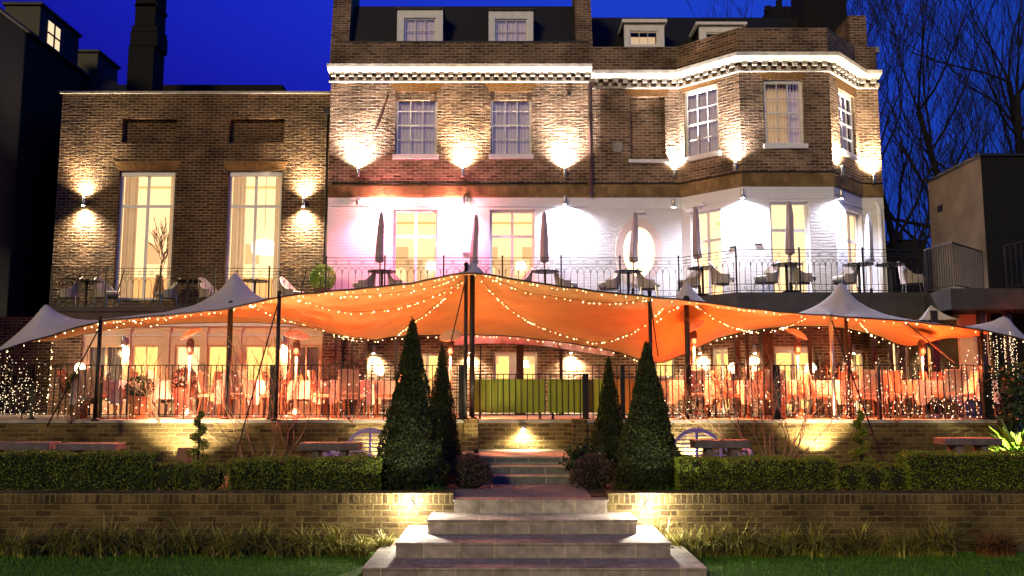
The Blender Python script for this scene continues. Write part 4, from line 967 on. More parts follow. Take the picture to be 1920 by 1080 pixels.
for a_, b_, d0, d1_ in (((523,562),(438,868),16.0,14.6),((189,610),(88,800),16.0,15.9),((1560,602),(1657,868),16.3,14.6),((1219,560),(1234,668),16.2,16.9),((874,520),(846,640),16.2,17.0),((1700,606),(1790,680),16.4,17.4)):
    p0 = at(a_[0],a_[1],d0); p1 = at(b_[0],b_[1],d1_); p1.z = max(p1.z, ZG if d1_ < 16 else ZT); b = MB(); b.tube([p0, p1], .014, 5); build('guy_rope', b, M['black'], TENT)
# loose ruffled strip between the canopy and the balcony
b = MB(); nA = 160
topl = hermite([(X(p,20.9,640), Z(q,20.9)) for p, q in ((825,620),(950,622),(1050,626),(1135,640))]); botl = hermite([(X(p,20.4,640), Z(q,20.4)) for p, q in ((825,648),(900,644),(1000,649),(1080,661),(1130,668))])
xa, xb = X(826,20.6,640), X(1131,20.6,640)
for i in range(nA+1):
    x = xa+(xb-xa)*i/nA; zt_ = topl(x)[0]; zb_ = botl(x)[0]
    for j in range(7):
        t = j/6; b.v.append((x+.25*t*math.sin(t*2), 20.9-.5*t+.03*math.sin(i*.55+j*.5)*(.3+t), zt_+(zb_-zt_)*t))
for i in range(nA):
    for j in range(6): a = i*7+j; b.f.append((a,a+7,a+8,a+1))
o = build('awning', b, M['awn'], None, True); tag(o, 'gathered orange-lit awning strip hung under the balcony behind the centre of the tent', 'awning')
# small second canopy behind right
b = MB(); p = at(1745,572,19.3); q0 = at(1724,600,19.3); q1 = at(1800,598,19.2); q2 = at(1790,600,20.6); q3 = at(1715,600,20.6)
for a_, c_ in ((q0,q1),(q1,q2),(q2,q3),(q3,q0)):
    k0 = len(b.v)
    for t in np.linspace(0,1,9):
        for s_ in np.linspace(0,1,9):
            e = a_.lerp(c_, t); z = e.lerp(p, s_); z.z = e.z+(p.z-e.z)*s_**1.6; b.v.append(tuple(z))
    for i in range(8):
        for j in range(8): b.f.append((k0+i*9+j, k0+i*9+9+j, k0+i*9+10+j, k0+i*9+1+j))
o = build('small_canopy', b, M['canvas'], None, True); tag(o, 'small grey peaked canopy poking up behind the right end of the big tent', 'canopy')

# ------------------------------------------------------------------ string lights
def ico(name, r, m):
    b = MB(); b.v = [(0,0,r*1.25),(r,0,0),(0,r,0),(-r,0,0),(0,-r,0),(0,0,-r)]
    b.f = [(0,1,2),(0,2,3),(0,3,4),(0,4,1),(5,2,1),(5,3,2),(5,4,3),(5,1,4)]
    me = bpy.data.meshes.new(name); me.from_pydata(b.v, [], b.f); me.materials.append(m); return me
BULB = ico('bulb', .0125, M['bulb'])
def string(label, pts, spacing=.155, par=None, sag=.0):
    t = thing('string_lights', label, 'string lights', tuple(pts[0]), 'strings of lights hung on the tent')
    P = [Vector(p) for p in pts]; b = MB(); b.tube(P, .0045, 3, cap=False); build('wire', b, M['black'], t)
    acc = 0; k = 0
    for i in range(len(P)-1):
        seg = P[i+1]-P[i]; L = seg.length
        while acc < L and k < 98:
            q = P[i]+seg*(acc/L); o = bpy.data.objects.new('bulb', BULB); COL.objects.link(o); o.parent = t; o.matrix_parent_inverse = Matrix.Translation(-t.location)
            o.location = q+Vector((random.uniform(-.012,.012), random.uniform(-.012,.012), -.028+random.uniform(-.02,.008))); o.rotation_euler = (random.uniform(-.6,.6), random.uniform(-.6,.6), 0); o.scale = [random.uniform(.55,1.25)]*3
            acc += spacing*random.choice((.5,.8,1,1.2,1.6,2.0)); k += 1
        acc -= L
    return t
def under(px_, py_, fallback=17.5, off=.04):
    d = (at(px_,py_,10)-Vector((0,0,EYE))).normalized(); h = BVH.ray_cast(Vector((0,0,EYE)), d)
    if h[0] is None: return at(px_, py_, fallback)
    return h[0]-d*off+Vector((0,0,-.01))
def dense(pl, k=8, fb=17.5):
    f = hermite([(i, p[0], p[1]) for i, p in enumerate(pl)]); out = []
    for i in range((len(pl)-1)*k+1): a = f(i/k); out.append(under(a[0], a[1], fb))
    return out
def edge(pa, pb, n=60, v=0):
    a = X(pa,16.2,600); c = X(pb,16.2,600); return [canopy(a+(c-a)*i/n, v)+Vector((0,-.02,-.02)) for i in range(n+1)]
string('tent edge lights from far left corner to left peak', edge(2,430), .135)
string('string of lights along the tent edge between the left peak and the centre pole', edge(440,870), .14)
string('tent edge lights from the centre pole to the pole above the right conifer', edge(890,1215), .14)
string('string of lights along the tent edge from the right conifer pole to the right end', edge(1222,1900), .20)
string('second string looped just below the left front edge near the leftmost pole', [canopy(X(a,16.4,600),.06)+Vector((0,-.1,-.13-.06*math.sin(i))) for i, a in enumerate(range(192,330,12))], .10)
for lab, pl_ in (
  ('string running from the left peak down to the low corner near the brick pier', [(468,569),(520,592),(590,612),(640,627),(692,634)]),
  ('string sweeping low from the dark left pole to the centre', [(560,560),(640,582),(700,582),(760,572),(820,550),(868,524)]),
  ('string hanging highest across the left half of the canopy', [(640,553),(720,550),(790,540),(862,518)]),
  ('string falling steeply from the centre pole to the big left conifer', [(866,528),(835,556),(800,585),(770,606),(744,628)]),
  ('long string swooping from the centre pole down and up to the right pole', [(902,524),(945,568),(1000,604),(1070,630),(1125,640),(1180,624),(1215,602),(1245,572)]),
  ('string crossing the upper right half of the canopy from the centre', [(925,521),(985,545),(1040,555),(1100,564),(1160,566),(1212,560)]),
  ('string dipping from the small right peak and rising towards the grey right pole', [(1305,570),(1350,600),(1400,618),(1440,620),(1480,608),(1515,592)]),
  ('string hanging down inside the right end of the canopy', [(1612,602),(1626,618),(1640,632),(1655,644)]),
  ('string rising from the right conifer to the small right peak', [(1232,600),(1250,585),(1272,572)])):
    string(lab, dense(pl_), .125)
def redge(pa, pb, n=50):
    a = X(pa,19.6,630); c = X(pb,19.6,630); return [canopy(a+(c-a)*i/n, .995)+Vector((0,-.04,-.03)) for i in range(n+1)]
string('string along the rear canopy edge behind the two left conifers', redge(625,900), .15)
string('string along the rear canopy edge above the green boards', redge(905,1215), .15)
string('string along the arched rear edge over the right dining tables', redge(1330,1730), .16)
string('lights hanging straight down at the far left', [at(98,640,16.2), at(96,690,16.2), at(90,745,16.2)], .07)
# icicle curtain and dense fairy lights: countless, one object each
def fairy(name, P, label, r=.009, m='fairy', cat='fairy lights'):
    P = np.array(P); n = len(P); o8 = np.array([(0,0,1.3),(1,0,0),(0,1,0),(-1,0,0),(0,-1,0),(0,0,-1)])*r
    fz = np.array([(0,1,2),(0,2,3),(0,3,4),(0,4,1),(5,2,1),(5,3,2),(5,4,3),(5,1,4)])
    s = RNG.uniform(.6,1.25,(n,1,1)); V = (P[:,None,:]+o8[None]*s).reshape(-1,3); Fc = (np.arange(n)[:,None,None]*6+fz[None]).reshape(-1,3)
    o = raw(name, V, Fc, M[m]); return tag(o, label, cat, kind='stuff')
P = []
for i in range(16):
    x = X(1868+i*3.4,16.2,700)+random.uniform(-.02,.02); y = 16.0+random.uniform(0,.5); zt = Z(622+random.uniform(0,20),y); zb = Z(700+random.uniform(-40,70),y); z = zt
    while z > zb: P.append((x+random.uniform(-.015,.015), y, z)); z -= random.uniform(.03,.08)
fairy('icicle_lights', P, 'curtain of icicle lights hanging at the right tent corner', .009, 'icicle')
P = []
for i in range(17):
    x = X(-10+i*5,16.6,700)+random.uniform(-.02,.02); y = 16.3+random.uniform(0,.5); z = Z(690+random.uniform(-25,30),y); zb = Z(778,y)
    while z > zb: P.append((x+random.gauss(0,.06), y+random.gauss(0,.1), z)); z -= random.uniform(.03,.09)
fairy('icicle_lights', P, 'dense curtain of icicle lights behind the railing at the far left', .009, 'icicle')
P = [(RNG.uniform(X(90,16.6,700),X(700,16.6,700)), RNG.uniform(16.35,17.2), ZT+.02+RNG.beta(1.2,1.5)*1.0) for _ in range(190)]
fairy('fairy_lights', P, 'fairy lights scattered through the bare climbers on the left railing', .0085)
P = [(RNG.uniform(X(1250,16.6,700),X(1860,16.6,700)), RNG.uniform(16.35,17.2), ZT+.02+RNG.beta(1.2,1.5)*1.0) for _ in range(420)]
fairy('fairy_lights', P, 'fairy lights scattered through the bare climbers on the right railing', .0085)
P = []
for px_ in (1590,1612,1652,1695,1720,1750,1785,1815,1835):
    x = X(px_,16.7,700); z = ZT+.05
    while z < ZT+1.5*random.uniform(.7,1): P.append((x+.04*math.sin(z*9)+random.gauss(0,.02), 16.75, z)); z += random.uniform(.04,.11)
fairy('fairy_lights', P, 'fairy lights wound in columns up the posts on the right terrace', .0085)

# ------------------------------------------------------------------ terrace railings
def terrace_rail(label, xa, xb, y, z, h, posts):
    t = thing('iron_railing', label, 'railing', ((xa+xb)/2, y, z), 'plain iron railings on the terrace wall')
    b = MB(); b.bar((xa,y,z+h),(xb,y,z+h),.03,.018); build('top_rail', b, M['black'], t)
    b = MB(); b.bar((xa,y,z+.09),(xb,y,z+.09),.02,.014); build('bottom_rail', b, M['black'], t)
    n = int((xb-xa)/.113); b = MB()
    for i in range(n+1):
        x = xa+(xb-xa)*i/n; k = random.uniform(-.012,.012); b.bar((x,y,z+(.0 if i % 9 == 0 else .085)),(x+k,y,z+h),.018)
    build('balusters', b, M['black'], t)
    for px_, w_ in posts:
        x = X(px_,y,740); b = MB(); b.bar((x,y+.03,z-.06),(x,y+.03,z+h+.01),w_); b.box(x-w_*.8,x+w_*.8,y-.05,y+.1,z+.001,z+.03); build('rail_post', b, M['black'], t)
zt_ = ZT+.01
terrace_rail('iron railing along the far left end of the terrace wall', -10.2, X(240,16.62,740)-.02, 16.62, zt_, 1.01, ((60,.05),(188,.05)))
terrace_rail('iron railing on the left terrace wall between the two dark poles', X(240,16.62,740), X(512,16.62,740)-.02, 16.62, zt_, 1.01, ((510,.10),))
terrace_rail('iron railing on the left terrace wall behind the big left conifer', X(512,16.62,740)+.02, X(868,16.62,740), 16.62, zt_, 1.01, ((866,.12),))
terrace_rail('lower iron railing in the centre before the green boards', X(889,17.0,740), X(1099,17.0,740), 17.0, ZT, .86, ((1098,.11),))
terrace_rail('iron railing on the right terrace wall beside the right conifers', X(1112,16.62,740), X(1458,16.62,740)-.02, 16.62, zt_, 1.01, ((1168,.08),(1456,.14)))
terrace_rail('iron railing on the right terrace wall by the grey tent pole', X(1462,16.62,740), X(1850,16.62,740), 16.62, zt_, 1.01, ((1650,.05),(1852,.16)))
for xa_, xb_, m_, lab in ((890,1022,'green','left olive green board behind the centre railing'),(1027,1132,'green','right olive green board behind the centre railing'),(1134,1190,'ochre','ochre board partly behind the small right conifer')):
    d = 17.25; t = thing('screen_board', lab, 'screen', ((X(xa_,d,740)+X(xb_,d,740))/2, d, ZT)); b = MB()
    b.box(X(xa_,d,740),X(xb_,d,740),d,d+.03,Z(774,d),Z(711,d)); build('board', b, M[m_], t)
    b = MB()
    for x in (X(xa_,d,740)+.1, X(xb_,d,740)-.1): b = MB(); b.box(x-.02,x+.02,d+.031,d+.07,ZT+.02,Z(714,d)); b.box(x-.021,x+.021,d-.1,d+.2,ZT+.001,ZT+.03); build('stand', b, M['black'], t)

# ------------------------------------------------------------------ patio heaters
def heater(px_, py_, d, tiltx, tilty, col, pw, label, dark=False, rad=.24):
    h = at(px_, py_, d); t = thing('patio_heater', label, 'patio heater', (h.x, d, ZT), 'umbrella heaters under the tent')
    b = MB(); b.tube([(h.x,d,ZT+.1),(h.x,d,h.z-.42)], .028, 8); build('pole', b, M['metal'], t, True)
    b = MB(); b.lathe([(.24,ZT),(.25,ZT+.05),(.1,ZT+.14),(.05,ZT+.2)], h.x, d, 16); build('base', b, M['metal'], t, True)
    b = MB(); b.lathe([(.045,h.z-.42),(.07,h.z-.38),(.075,h.z-.16),(.04,h.z-.10)], h.x, d, 12); bo = build('burner', b, M['darkwood'], t, True)
    b = MB(); b.lathe([(.01,.075),(.10,.06),(.18,.03),(rad,-.02),(rad+.002,-.03),(.18,.02),(.10,.05),(.01,.065)], n=20)
    R = Matrix.Rotation(tiltx,3,'X') @ Matrix.Rotation(tilty,3,'Y'); b.v = [tuple(R@Vector(p)+h) for p in b.v]; rf = build('reflector', b, M['wicker' if dark else 'reflector'], t, True)
    b = MB(); b.tube([(h.x,d,h.z-.1), tuple(h)], .012, 5); build('stem', b, M['metal'], t)
    lamp('POINT', 'heater_lamp', (h.x, d-.30, h.z-.75), t, pw*.38, (col[0],col[1]*.42,col[2]*.15), .12)
    lamp('SPOT', 'heater_beam', (h.x, d-.14, h.z-.30), t, pw*5.2, (1,col[1]*.95,col[2]*1.3), .12, (0,-.15,-1), 150, .6)
    return t
#OR1 = (1,.34,.12); OR2 = (1,.20,.045)
heater(358,625,17.6,.30,-.42,(1,.30,.12),80,'patio heater with a steeply tilted reflector before the orangery windows')
heater(557,627,17.6,.28,.20,(1,.26,.09),85,'patio heater with pink and white segmented reflector near the dark left pole', rad=.25)
heater(845,627,17.8,.55,-.2,(1,.36,.12),70,'patio heater with a dark disc reflector beside the centre twin poles', dark=True)
heater(1300,609,17.8,.35,-.45,(1,.20,.05),90,'patio heater with a bent neck against the solid orange canopy')
heater(1494,625,17.8,.3,.40,(1,.22,.06),80,'patio heater left of the grey tent pole under the right arch')
heater(1727,627,17.8,.25,.12,(1,.20,.05),90,'patio heater at the right end below the last orange fold', rad=.27)

# ------------------------------------------------------------------ dining tables and chairs
def make_table(w=.8, cm='cloth'):
    t = thing('dining_table', '', 'table', (0,0,0), 'cloth covered dining tables under the tent')
    b = MB(); b.box(-w/2,w/2,-w/2,w/2,.72,.75); build('table_top', b, M['wood'], t)
    b = MB(); n = 40; top = []; bot = []
    for i in range(n):
        a = 2*PI*i/n; c, s = math.cos(a), math.sin(a); k = (w/2+.01)/max(abs(c),abs(s)); fl = 1.03+.05*math.sin(a*9)+ (.05 if abs(abs(c)-abs(s)) < .25 else 0)
        top.append((k*c,k*s,.757)); bot.append((k*c*fl,k*s*fl,.757-.38-.10*(abs(abs(c)-abs(s)) < .25)))
    b.v = top+bot; b.f = [tuple(range(n))]+[(i,n+i,n+(i+1)%n,(i+1)%n) for i in range(n)]; build('tablecloth', b, M[cm], t, False)
    for sx in (-1,1):
        for sy in (-1,1): b = MB(); x, y = sx*(w/2-.06), sy*(w/2-.06); b.box(x-.02,x+.02,y-.02,y+.02,0,.72); build('leg', b, M['chairw'], t)
    return t
def make_chair():
    t = thing('dining_chair', '', 'chair', (0,0,0), 'dining chairs under the tent')
    b = MB(); b.hexa([(-.22,-.22,.42),(.22,-.22,.42),(.20,.2,.42),(-.20,.2,.42),(-.22,-.22,.48),(.22,-.22,.48),(.20,.2,.48),(-.20,.2,.48)]); build('seat', b, M['redchair'], t)
    b = MB(); b.hexa([(-.20,.18,.50),(.20,.18,.50),(.20,.22,.50),(-.20,.22,.50),(-.21,.27,.95),(.21,.27,.95),(.21,.31,.95),(-.21,.31,.95)]); o = build('backrest', b, M['redchair'], t); m_ = o.modifiers.new('b','BEVEL'); m_.width = .015; m_.segments = 2
    for sx in (-1,1):
        b = MB(); b.tube([(.19*sx,-.19,.42),(.2*sx,-.21,0)], [.02,.014], 6); build('leg', b, M['chairw'], t)
        b = MB(); b.tube([(.18*sx,.20,.50),(.19*sx,.18,.42),(.2*sx,.24,0)], [.02,.02,.014], 6); build('leg', b, M['chairw'], t)
    return t
T0, T1, C0 = make_table(), make_table(.9,'gcloth'), make_chair()
spots = [(198,17.6,1,'at the leftmost pole'),(330,18.6,0,'left, below the first heater'),(455,17.9,0,'by the dark left pole'),(575,18.6,0,'below the second heater'),(665,17.8,0,'beside the big left conifer'),(745,18.9,0,'behind the big left conifer'),
 (1285,18.2,0,'just right of the right conifer'),(1365,18.9,0,'below the bent-neck heater'),(1425,17.8,0,'behind the bare right shrub'),(1505,18.4,0,'left of the grey pole'),(1600,17.9,0,'right of the grey pole'),(1680,18.9,0,'below the last orange fold'),(1745,17.8,0,'by the right end heater'),(1815,18.6,0,'at the far right end')]
first = {}
for i, (px_, d, k, lab) in enumerate(spots):
    x = X(px_,d,740); src = T1 if k else T0; loc = (x,d,ZT); L_ = ('grey' if k else 'white')+' clothed dining table '+lab
    if src.name not in first: first[src.name] = 1; src.location = loc; src['label'] = L_
    else: copy_tree(src, loc, random.uniform(-.06,.06), L_)
    for j, (dx, dy, rz, cl) in enumerate(((-.62,.05,PI/2,'left'),(.62,0,-PI/2,'right'),(.05,-.58,PI,'garden'))):
        if j == 2 and i % 2: continue
        cloc = (x+dx, d+dy, ZT); cL = 'dining chair %s of the table %s' % (cl, lab)
        if 'c' not in first: first['c'] = 1; C0.location = cloc; C0.rotation_euler.z = rz; C0['label'] = cL
        else: copy_tree(C0, cloc, rz+random.uniform(-.15,.15), cL)
# dark dome pot plant and planters behind the left railing
for px_, d, h_, m_, pm, lab in ((262,17.2,.42,'laurel','wood','dark rounded pot plant on a wooden box behind the left railing'),(345,18.2,.6,'brush','terracotta','tall planter with drooping leaves below the orangery windows'),(150,17.6,.5,'lime','terracotta','yellow lit leafy pot plant at the far left of the terrace')):
    x = X(px_,d,740); t = thing('potted_plant', lab, 'plant', (x,d,ZT)); b = MB(); b.lathe([(.16,ZT),(.2,ZT+h_),(.22,ZT+h_+.02),(.18,ZT+h_)], x, d, 12); build('planter', b, M[pm], t)
    n = 1500; u = RNG.normal(size=(n,3)); u /= np.linalg.norm(u,axis=1,keepdims=True); foliage('leaves', np.array([x,d,ZT+h_+.2])+u*(.26*RNG.uniform(.5,1,n)**.5)[:,None]*np.array([1,1,.85]), .055, M[m_], t, u)

# ================================================================== GARDEN
def hedge(label, x0, x1, y0, y1, z0, z1, dens=5200, rnd=.04, size=.026):
    t = thing('box_hedge', label, 'hedge', ((x0+x1)/2, y0, z0), 'clipped box hedges on the low wall')
    lx, ly, lz = x1-x0, y1-y0, z1-z0; A = [lx*lz, lx*ly, ly*lz, ly*lz]; n = [int(a*dens) for a in A]; P = []; Nn = []
    def add(p, nn): P.append(p); Nn.append(np.tile(nn, (len(p),1)))
    k = n[0]; add(np.stack([RNG.uniform(x0,x1,k), np.full(k,y0)+RNG.exponential(.02,k)-.015, RNG.uniform(z0,z1,k)],1), (0,-1,.2))
    k = n[1]; add(np.stack([RNG.uniform(x0,x1,k), RNG.uniform(y0,y1,k), np.full(k,z1)-RNG.exponential(.02,k)+.012],1), (0,0,1))
    k = n[2]; add(np.stack([np.full(k,x0)+RNG.exponential(.02,k)-.012, RNG.uniform(y0,y1,k), RNG.uniform(z0,z1,k)],1), (-1,0,.2))
    k = n[3]; add(np.stack([np.full(k,x1)-RNG.exponential(.02,k)+.012, RNG.uniform(y0,y1,k), RNG.uniform(z0,z1,k)],1), (1,0,.2))
    P = np.concatenate(P); Nn = np.concatenate(Nn)
    wv = .018*(np.sin(P[:,0]*7+P[:,2]*5)+np.sin(P[:,0]*17+2)+np.sin(P[:,2]*21)); P[:,1] += wv; P[:,2] += .014*np.sin(P[:,0]*5.3+1)+.01*np.sin(P[:,0]*13)
    keep = ~((np.sin(P[:,0]*3.7+P[:,2]*9)*np.sin(P[:,0]*11-P[:,2]*13) > .75) & (RNG.uniform(size=len(P)) < .55)); P, Nn = P[keep], Nn[keep]
    sh = RNG.uniform(size=len(P)) < .02; P[sh] += Nn[sh]*RNG.uniform(.01,.06,(sh.sum(),1))
    foliage('leaves', P, size, M['hedge'], t, Nn, .6)
    b = MB(); b.box(x0+.04,x1-.04,y0+.05,y1-.03,z0,z1-.035); build('twigs', b, M['hedge_core'], t); return t  # solid dark box added behind the leaves to block light
def ball(label, x, y, z0, rx, rz, n=2600, name='box_ball', m='hedge', size=.026, cat='box ball', grp='clipped box balls', flat=.9):
    t = thing(name, label, cat, (x,y,z0), grp)
    u = RNG.normal(size=(n,3)); u /= np.linalg.norm(u,axis=1,keepdims=True)
    sgn = np.sign(u); u2 = sgn*np.abs(u)**flat; r = 1-RNG.exponential(.05,n); P = np.array([x,y,z0+rz])+u2*np.array([rx,rx,rz])*r[:,None]
    P += (.03*np.sin(P*19)).sum(1)[:,None]*u; P = P[P[:,2] > z0]; 
    foliage('leaves', P, size, M[m], t, None, .5)
    b = MB(); b.sphere((x,y,z0+rz), rx*.86, 12, 8, rz/rx); build('twigs', b, M['hedge_core'], t); return t  # solid dark ball added inside the leaves to block light
yh = 12.85
def hx(p, y=yh): return X(p, y, 890)
hz = Z(925, yh)
hedge('tall dark box hedge block at the far left below the stone benches', hx(-140), hx(283), yh, yh+.38, ZG, Z(851,yh))
hedge('clipped box hedge left of the big left conifer, in front of the heather mounds', hx(425), hx(540)-.012, yh, yh+.55, ZG, Z(863,yh))
hedge('bright clipped box hedge touching the big left conifer', hx(540)+.012, hx(712), yh, yh+.55, ZG, Z(862,yh))
hedge('long clipped box hedge right of the big right conifer', hx(1272), hx(1572), yh, yh+.55, ZG, Z(862,yh))
hedge('tall dark box hedge block at the far right below the dim stone bench', hx(1704), hx(2060), yh, yh+.4, ZG, Z(852,yh))
for px_, w_, top, lab in ((318,28,866,'leftmost of the small rounded box balls, beside the lit gap'),(358,24,868,'middle of the small rounded box balls, below the left spiral'),(396,25,869,'small rounded box ball touching the left clipped hedge'),(1592,22,868,'small box ball at the end of the long right hedge'),(1630,26,870,'lower rounded box ball beneath the right spiral'),(1672,27,868,'rounded box ball against the tall right hedge block')):
    y = yh+.22; r = w_/F*y*1.08; ball(lab, X(px_,y,890), y, ZG, r, (Z(top,y)-ZG)/2*1.02, flat=.85)
def conifer(label, px_, top, base_w, d, z0, n):
    t = thing('clipped_conifer', label, 'conifer', (X(px_,d,850), d, z0), 'clipped cone conifers beside the steps')
    x = X(px_,d,850); h = Z(top,d)-z0; R = base_w/2/F*d
    tt = RNG.uniform(0,1,n)**.62; tt = 1-tt; a = RNG.uniform(0,2*PI,n)     # more leaves low down
    prof = np.interp(tt, [0,.08,.3,.6,.85,.95,1], [.90,1.0,.80,.47,.20,.10,.01])
    lump = 1+.10*RNG.exponential(1,n)*(RNG.uniform(size=n) < .04)+.07*np.sin(a*3+tt*14)+.05*np.sin(a*7-tt*31)+.04*np.sin(tt*60+a*2)
    r = R*prof*lump*(1-RNG.exponential(.055,n)); P = np.stack([x+r*np.cos(a), d+r*np.sin(a), z0+tt*h+RNG.normal(0,.012,n)],1)
    Nn = np.stack([np.cos(a)*.8, np.sin(a)*.8, np.full(n,.9)],1); foliage('crown', P, .042, M['conif'], t, Nn, .42)
    b = MB(); b.lathe([(R*.75,z0+.02),(R*.88,z0+.08*h),(R*.68,z0+.3*h),(R*.36,z0+.6*h),(R*.12,z0+.85*h),(.012,z0+.97*h)], x, d, 14); build('dark_core', b, M['hedge_core'], t)  # dark cone added inside the crown to block light
    b = MB(); b.lathe([(.05,z0-.02),(.03,z0+h*.5)], x, d, 8); build('trunk', b, M['bark'], t); return t
conifer('largest cone conifer, left of the steps', 770, 597, 132, 13.4, ZG, 21000)
conifer('cone conifer right of the steps with green tuft at its foot', 1216, 640, 126, 13.4, ZG, 19000)
conifer('smaller cone conifer behind the largest one, beside the twin poles', 827, 645, 82, 15.2, ZG+.02, 9000)
conifer('smallest cone conifer, between the centre railing and the right cone', 1143, 668, 80, 15.2, ZG+.02, 9000)
# brown domed shrubs
for px_, lab in ((880,'brown domed shrub left of the gravel path'),(1112,'brown domed shrub right of the gravel path')):
    y = 13.8; t = thing('domed_shrub', lab, 'shrub', (X(px_,y,880), y, ZG), 'brown domed shrubs by the path'); x = X(px_,y,880)
    n = 5200; u = RNG.normal(size=(n,3)); u[:,2] = np.where(u[:,2] < -.25, np.abs(u[:,2]), u[:,2]); u /= np.linalg.norm(u,axis=1,keepdims=True); r = RNG.uniform(.55,1.03,n)**.5
    P = np.array([x,y,ZG+.12])+u*r[:,None]*np.array([.37,.33,.40]); V, Fc = leaf_arrays(P, .055, u, .22); raw('twigs', V, Fc, M['brush'], t)
    b = MB(); b.sphere((x,y,ZG+.2), .25, 12, 8, 1.0); build('dark_core', b, M['hedge_core'], t)  # dark sphere added inside the shrub to block light
# leafy dark laurel behind the right domed shrub
t = thing('leafy_shrub', 'dark glossy leafy shrub sprawling onto the slate steps', 'shrub', (X(1095,14.4,870),14.4,ZG)); x = X(1095,14.4,870); tips = []
b = MB(); 
for i in range(9): branch_tree(b, Vector((x+random.uniform(-.1,.1),14.4,ZG)), Vector((random.uniform(-1,.7),random.uniform(-.6,.4),1)), .30, .010, 2, .7, .05, 3, (2,3), .7, .2, 4, tips)
build('stems', b, M['bark'], t); T_ = np.array([list(q) for q in tips]); P = T_[RNG.integers(0,len(T_),1500)]+RNG.normal(0,.045,(1500,3)); P[:,2] = np.maximum(P[:,2], ZG+.02); foliage('leaves', P, .07, M['laurel'], t, None, .55)
# heather mounds
for px_, w_, lab in ((484,42,'left orange heather mound behind the hedge'),(520,30,'middle orange heather mound'),(560,44,'right orange heather mound near the stone bench'),(1500,60,'low orange brown heather strip left of the lit wall'),(1440,36,'low rusty heather patch at the foot of the bare right shrub')):
    y = 13.5; ball(lab, X(px_,y,860), y, ZG, w_/2/F*y*1.3, (Z(851 if px_ < 900 else 857,y)-ZG)/2, 2200, 'heather_mound', 'rusty', .03, 'heather', 'orange heather mounds')
# topiary spirals
for px_, y, lab in ((373,13.6,'green topiary spiral left, beside the lit wall patch'),(1613,13.6,'green topiary spiral right, beside the bright wall patch')):
    x = X(px_,y,820); z1 = Z(766,y); t = thing('topiary_spiral', lab, 'topiary', (x,y,ZG), 'spiral topiaries'); b = MB(); b.tube([(x,y,ZG),(x,y,z1-.1)], [.022,.008], 6); build('trunk', b, M['bark'], t)
    n = 4200; s = RNG.uniform(0,1,n); a = s*2*PI*4.2; R = .19*(1-s)+.035; cxr = R*.62; rr = RNG.uniform(0,1,n)**.4*(.085*(1-s)+.045); u = RNG.normal(size=(n,3)); u /= np.linalg.norm(u,axis=1,keepdims=True)
    P = np.stack([x+cxr*np.cos(a), y+cxr*np.sin(a), ZG+.2+s*(z1-ZG-.25)],1)+u*rr[:,None]*np.array([1,1,.7]); foliage('leaves', P, .028, M['hedge'], t, u, .6)
# bare climbing shrubs
for px_, y, lab, lean in ((498,16.1,'bare spreading shrub with many stems against the left terrace railing',0),(1448,16.1,'bare tangled shrub climbing the right terrace railing',0)):
    x = X(px_,y,850); t = thing('bare_shrub', lab, 'shrub', (x,y,ZG), 'bare shrubs on the terrace wall'); b = MB()
    nst = 7 if px_ < 900 else 11
    for i in range(nst):
        k = (i-(nst-1)/2)/((nst-1)/2); branch_tree(b, Vector((x+k*.25,y+random.uniform(-.05,.05),ZG)), Vector((k*.75+random.uniform(-.15,.15), random.uniform(-.05,.12), 1)), .85 if px_<900 else .75, .024, 4, .62, .10, 5, (2,3), .74, .16, 5)
    build('branches', b, M['shrubwood'], t, True)
# stray climber twigs along the far railings
for px_, lab in ((300,'thin bare climber on the left railing between the first two poles'),(130,'thin bare climber at the far left railing'),(660,'thin bare climber on the left railing beside the big conifer'),(1300,'thin bare climber on the right railing beside the right conifer'),(1680,'thin bare climber on the right railing by the last heater')):
    y = 16.45; x = X(px_,y,760); t = thing('bare_climber', lab, 'climber', (x,y,ZT), 'bare climbers on the railings'); b = MB()
    for i in range(4): branch_tree(b, Vector((x+random.uniform(-.02,.02),y,ZT-.05)), Vector((random.uniform(-1,1),.02,.7)), .55, .011, 3, .6, .06, 4, (2,2), .75, .2, 4)
    build('branches', b, M['shrubwood'], t)
# strap-leaved clumps along the wall
def blades(P, L, m, name, par=None, w=.017, lean=1.15):
    n = len(P); a = RNG.uniform(0,2*PI,n); el = L*RNG.uniform(.55,1.15,n); out = lean*RNG.uniform(.3,1.1,n); dx, dy = np.cos(a), np.sin(a)
    dy = np.where(RNG.uniform(size=n) < .35, -np.abs(dy), dy); V = []; ts = [0,.35,.7,1]
    px_, py_ = -dy, dx
    for t in ts:
        hgt = el*(t*1.0-.62*out*t**2.2); hor = el*out*t**1.6*.9; ww = w*(1-.9*t**2)
        c = P+np.stack([dx*hor, dy*hor, hgt],1); V += [c+np.stack([px_*ww/2,py_*ww/2,0*px_],1), c-np.stack([px_*ww/2,py_*ww/2,0*px_],1)]
    V = np.stack(V,1).reshape(-1,3); k = np.arange(n)[:,None]*8; Fc = np.concatenate([k+np.array([2*i,2*i+1,2*i+3,2*i+2]) for i in range(3)]); return raw(name, V, Fc, m, par)
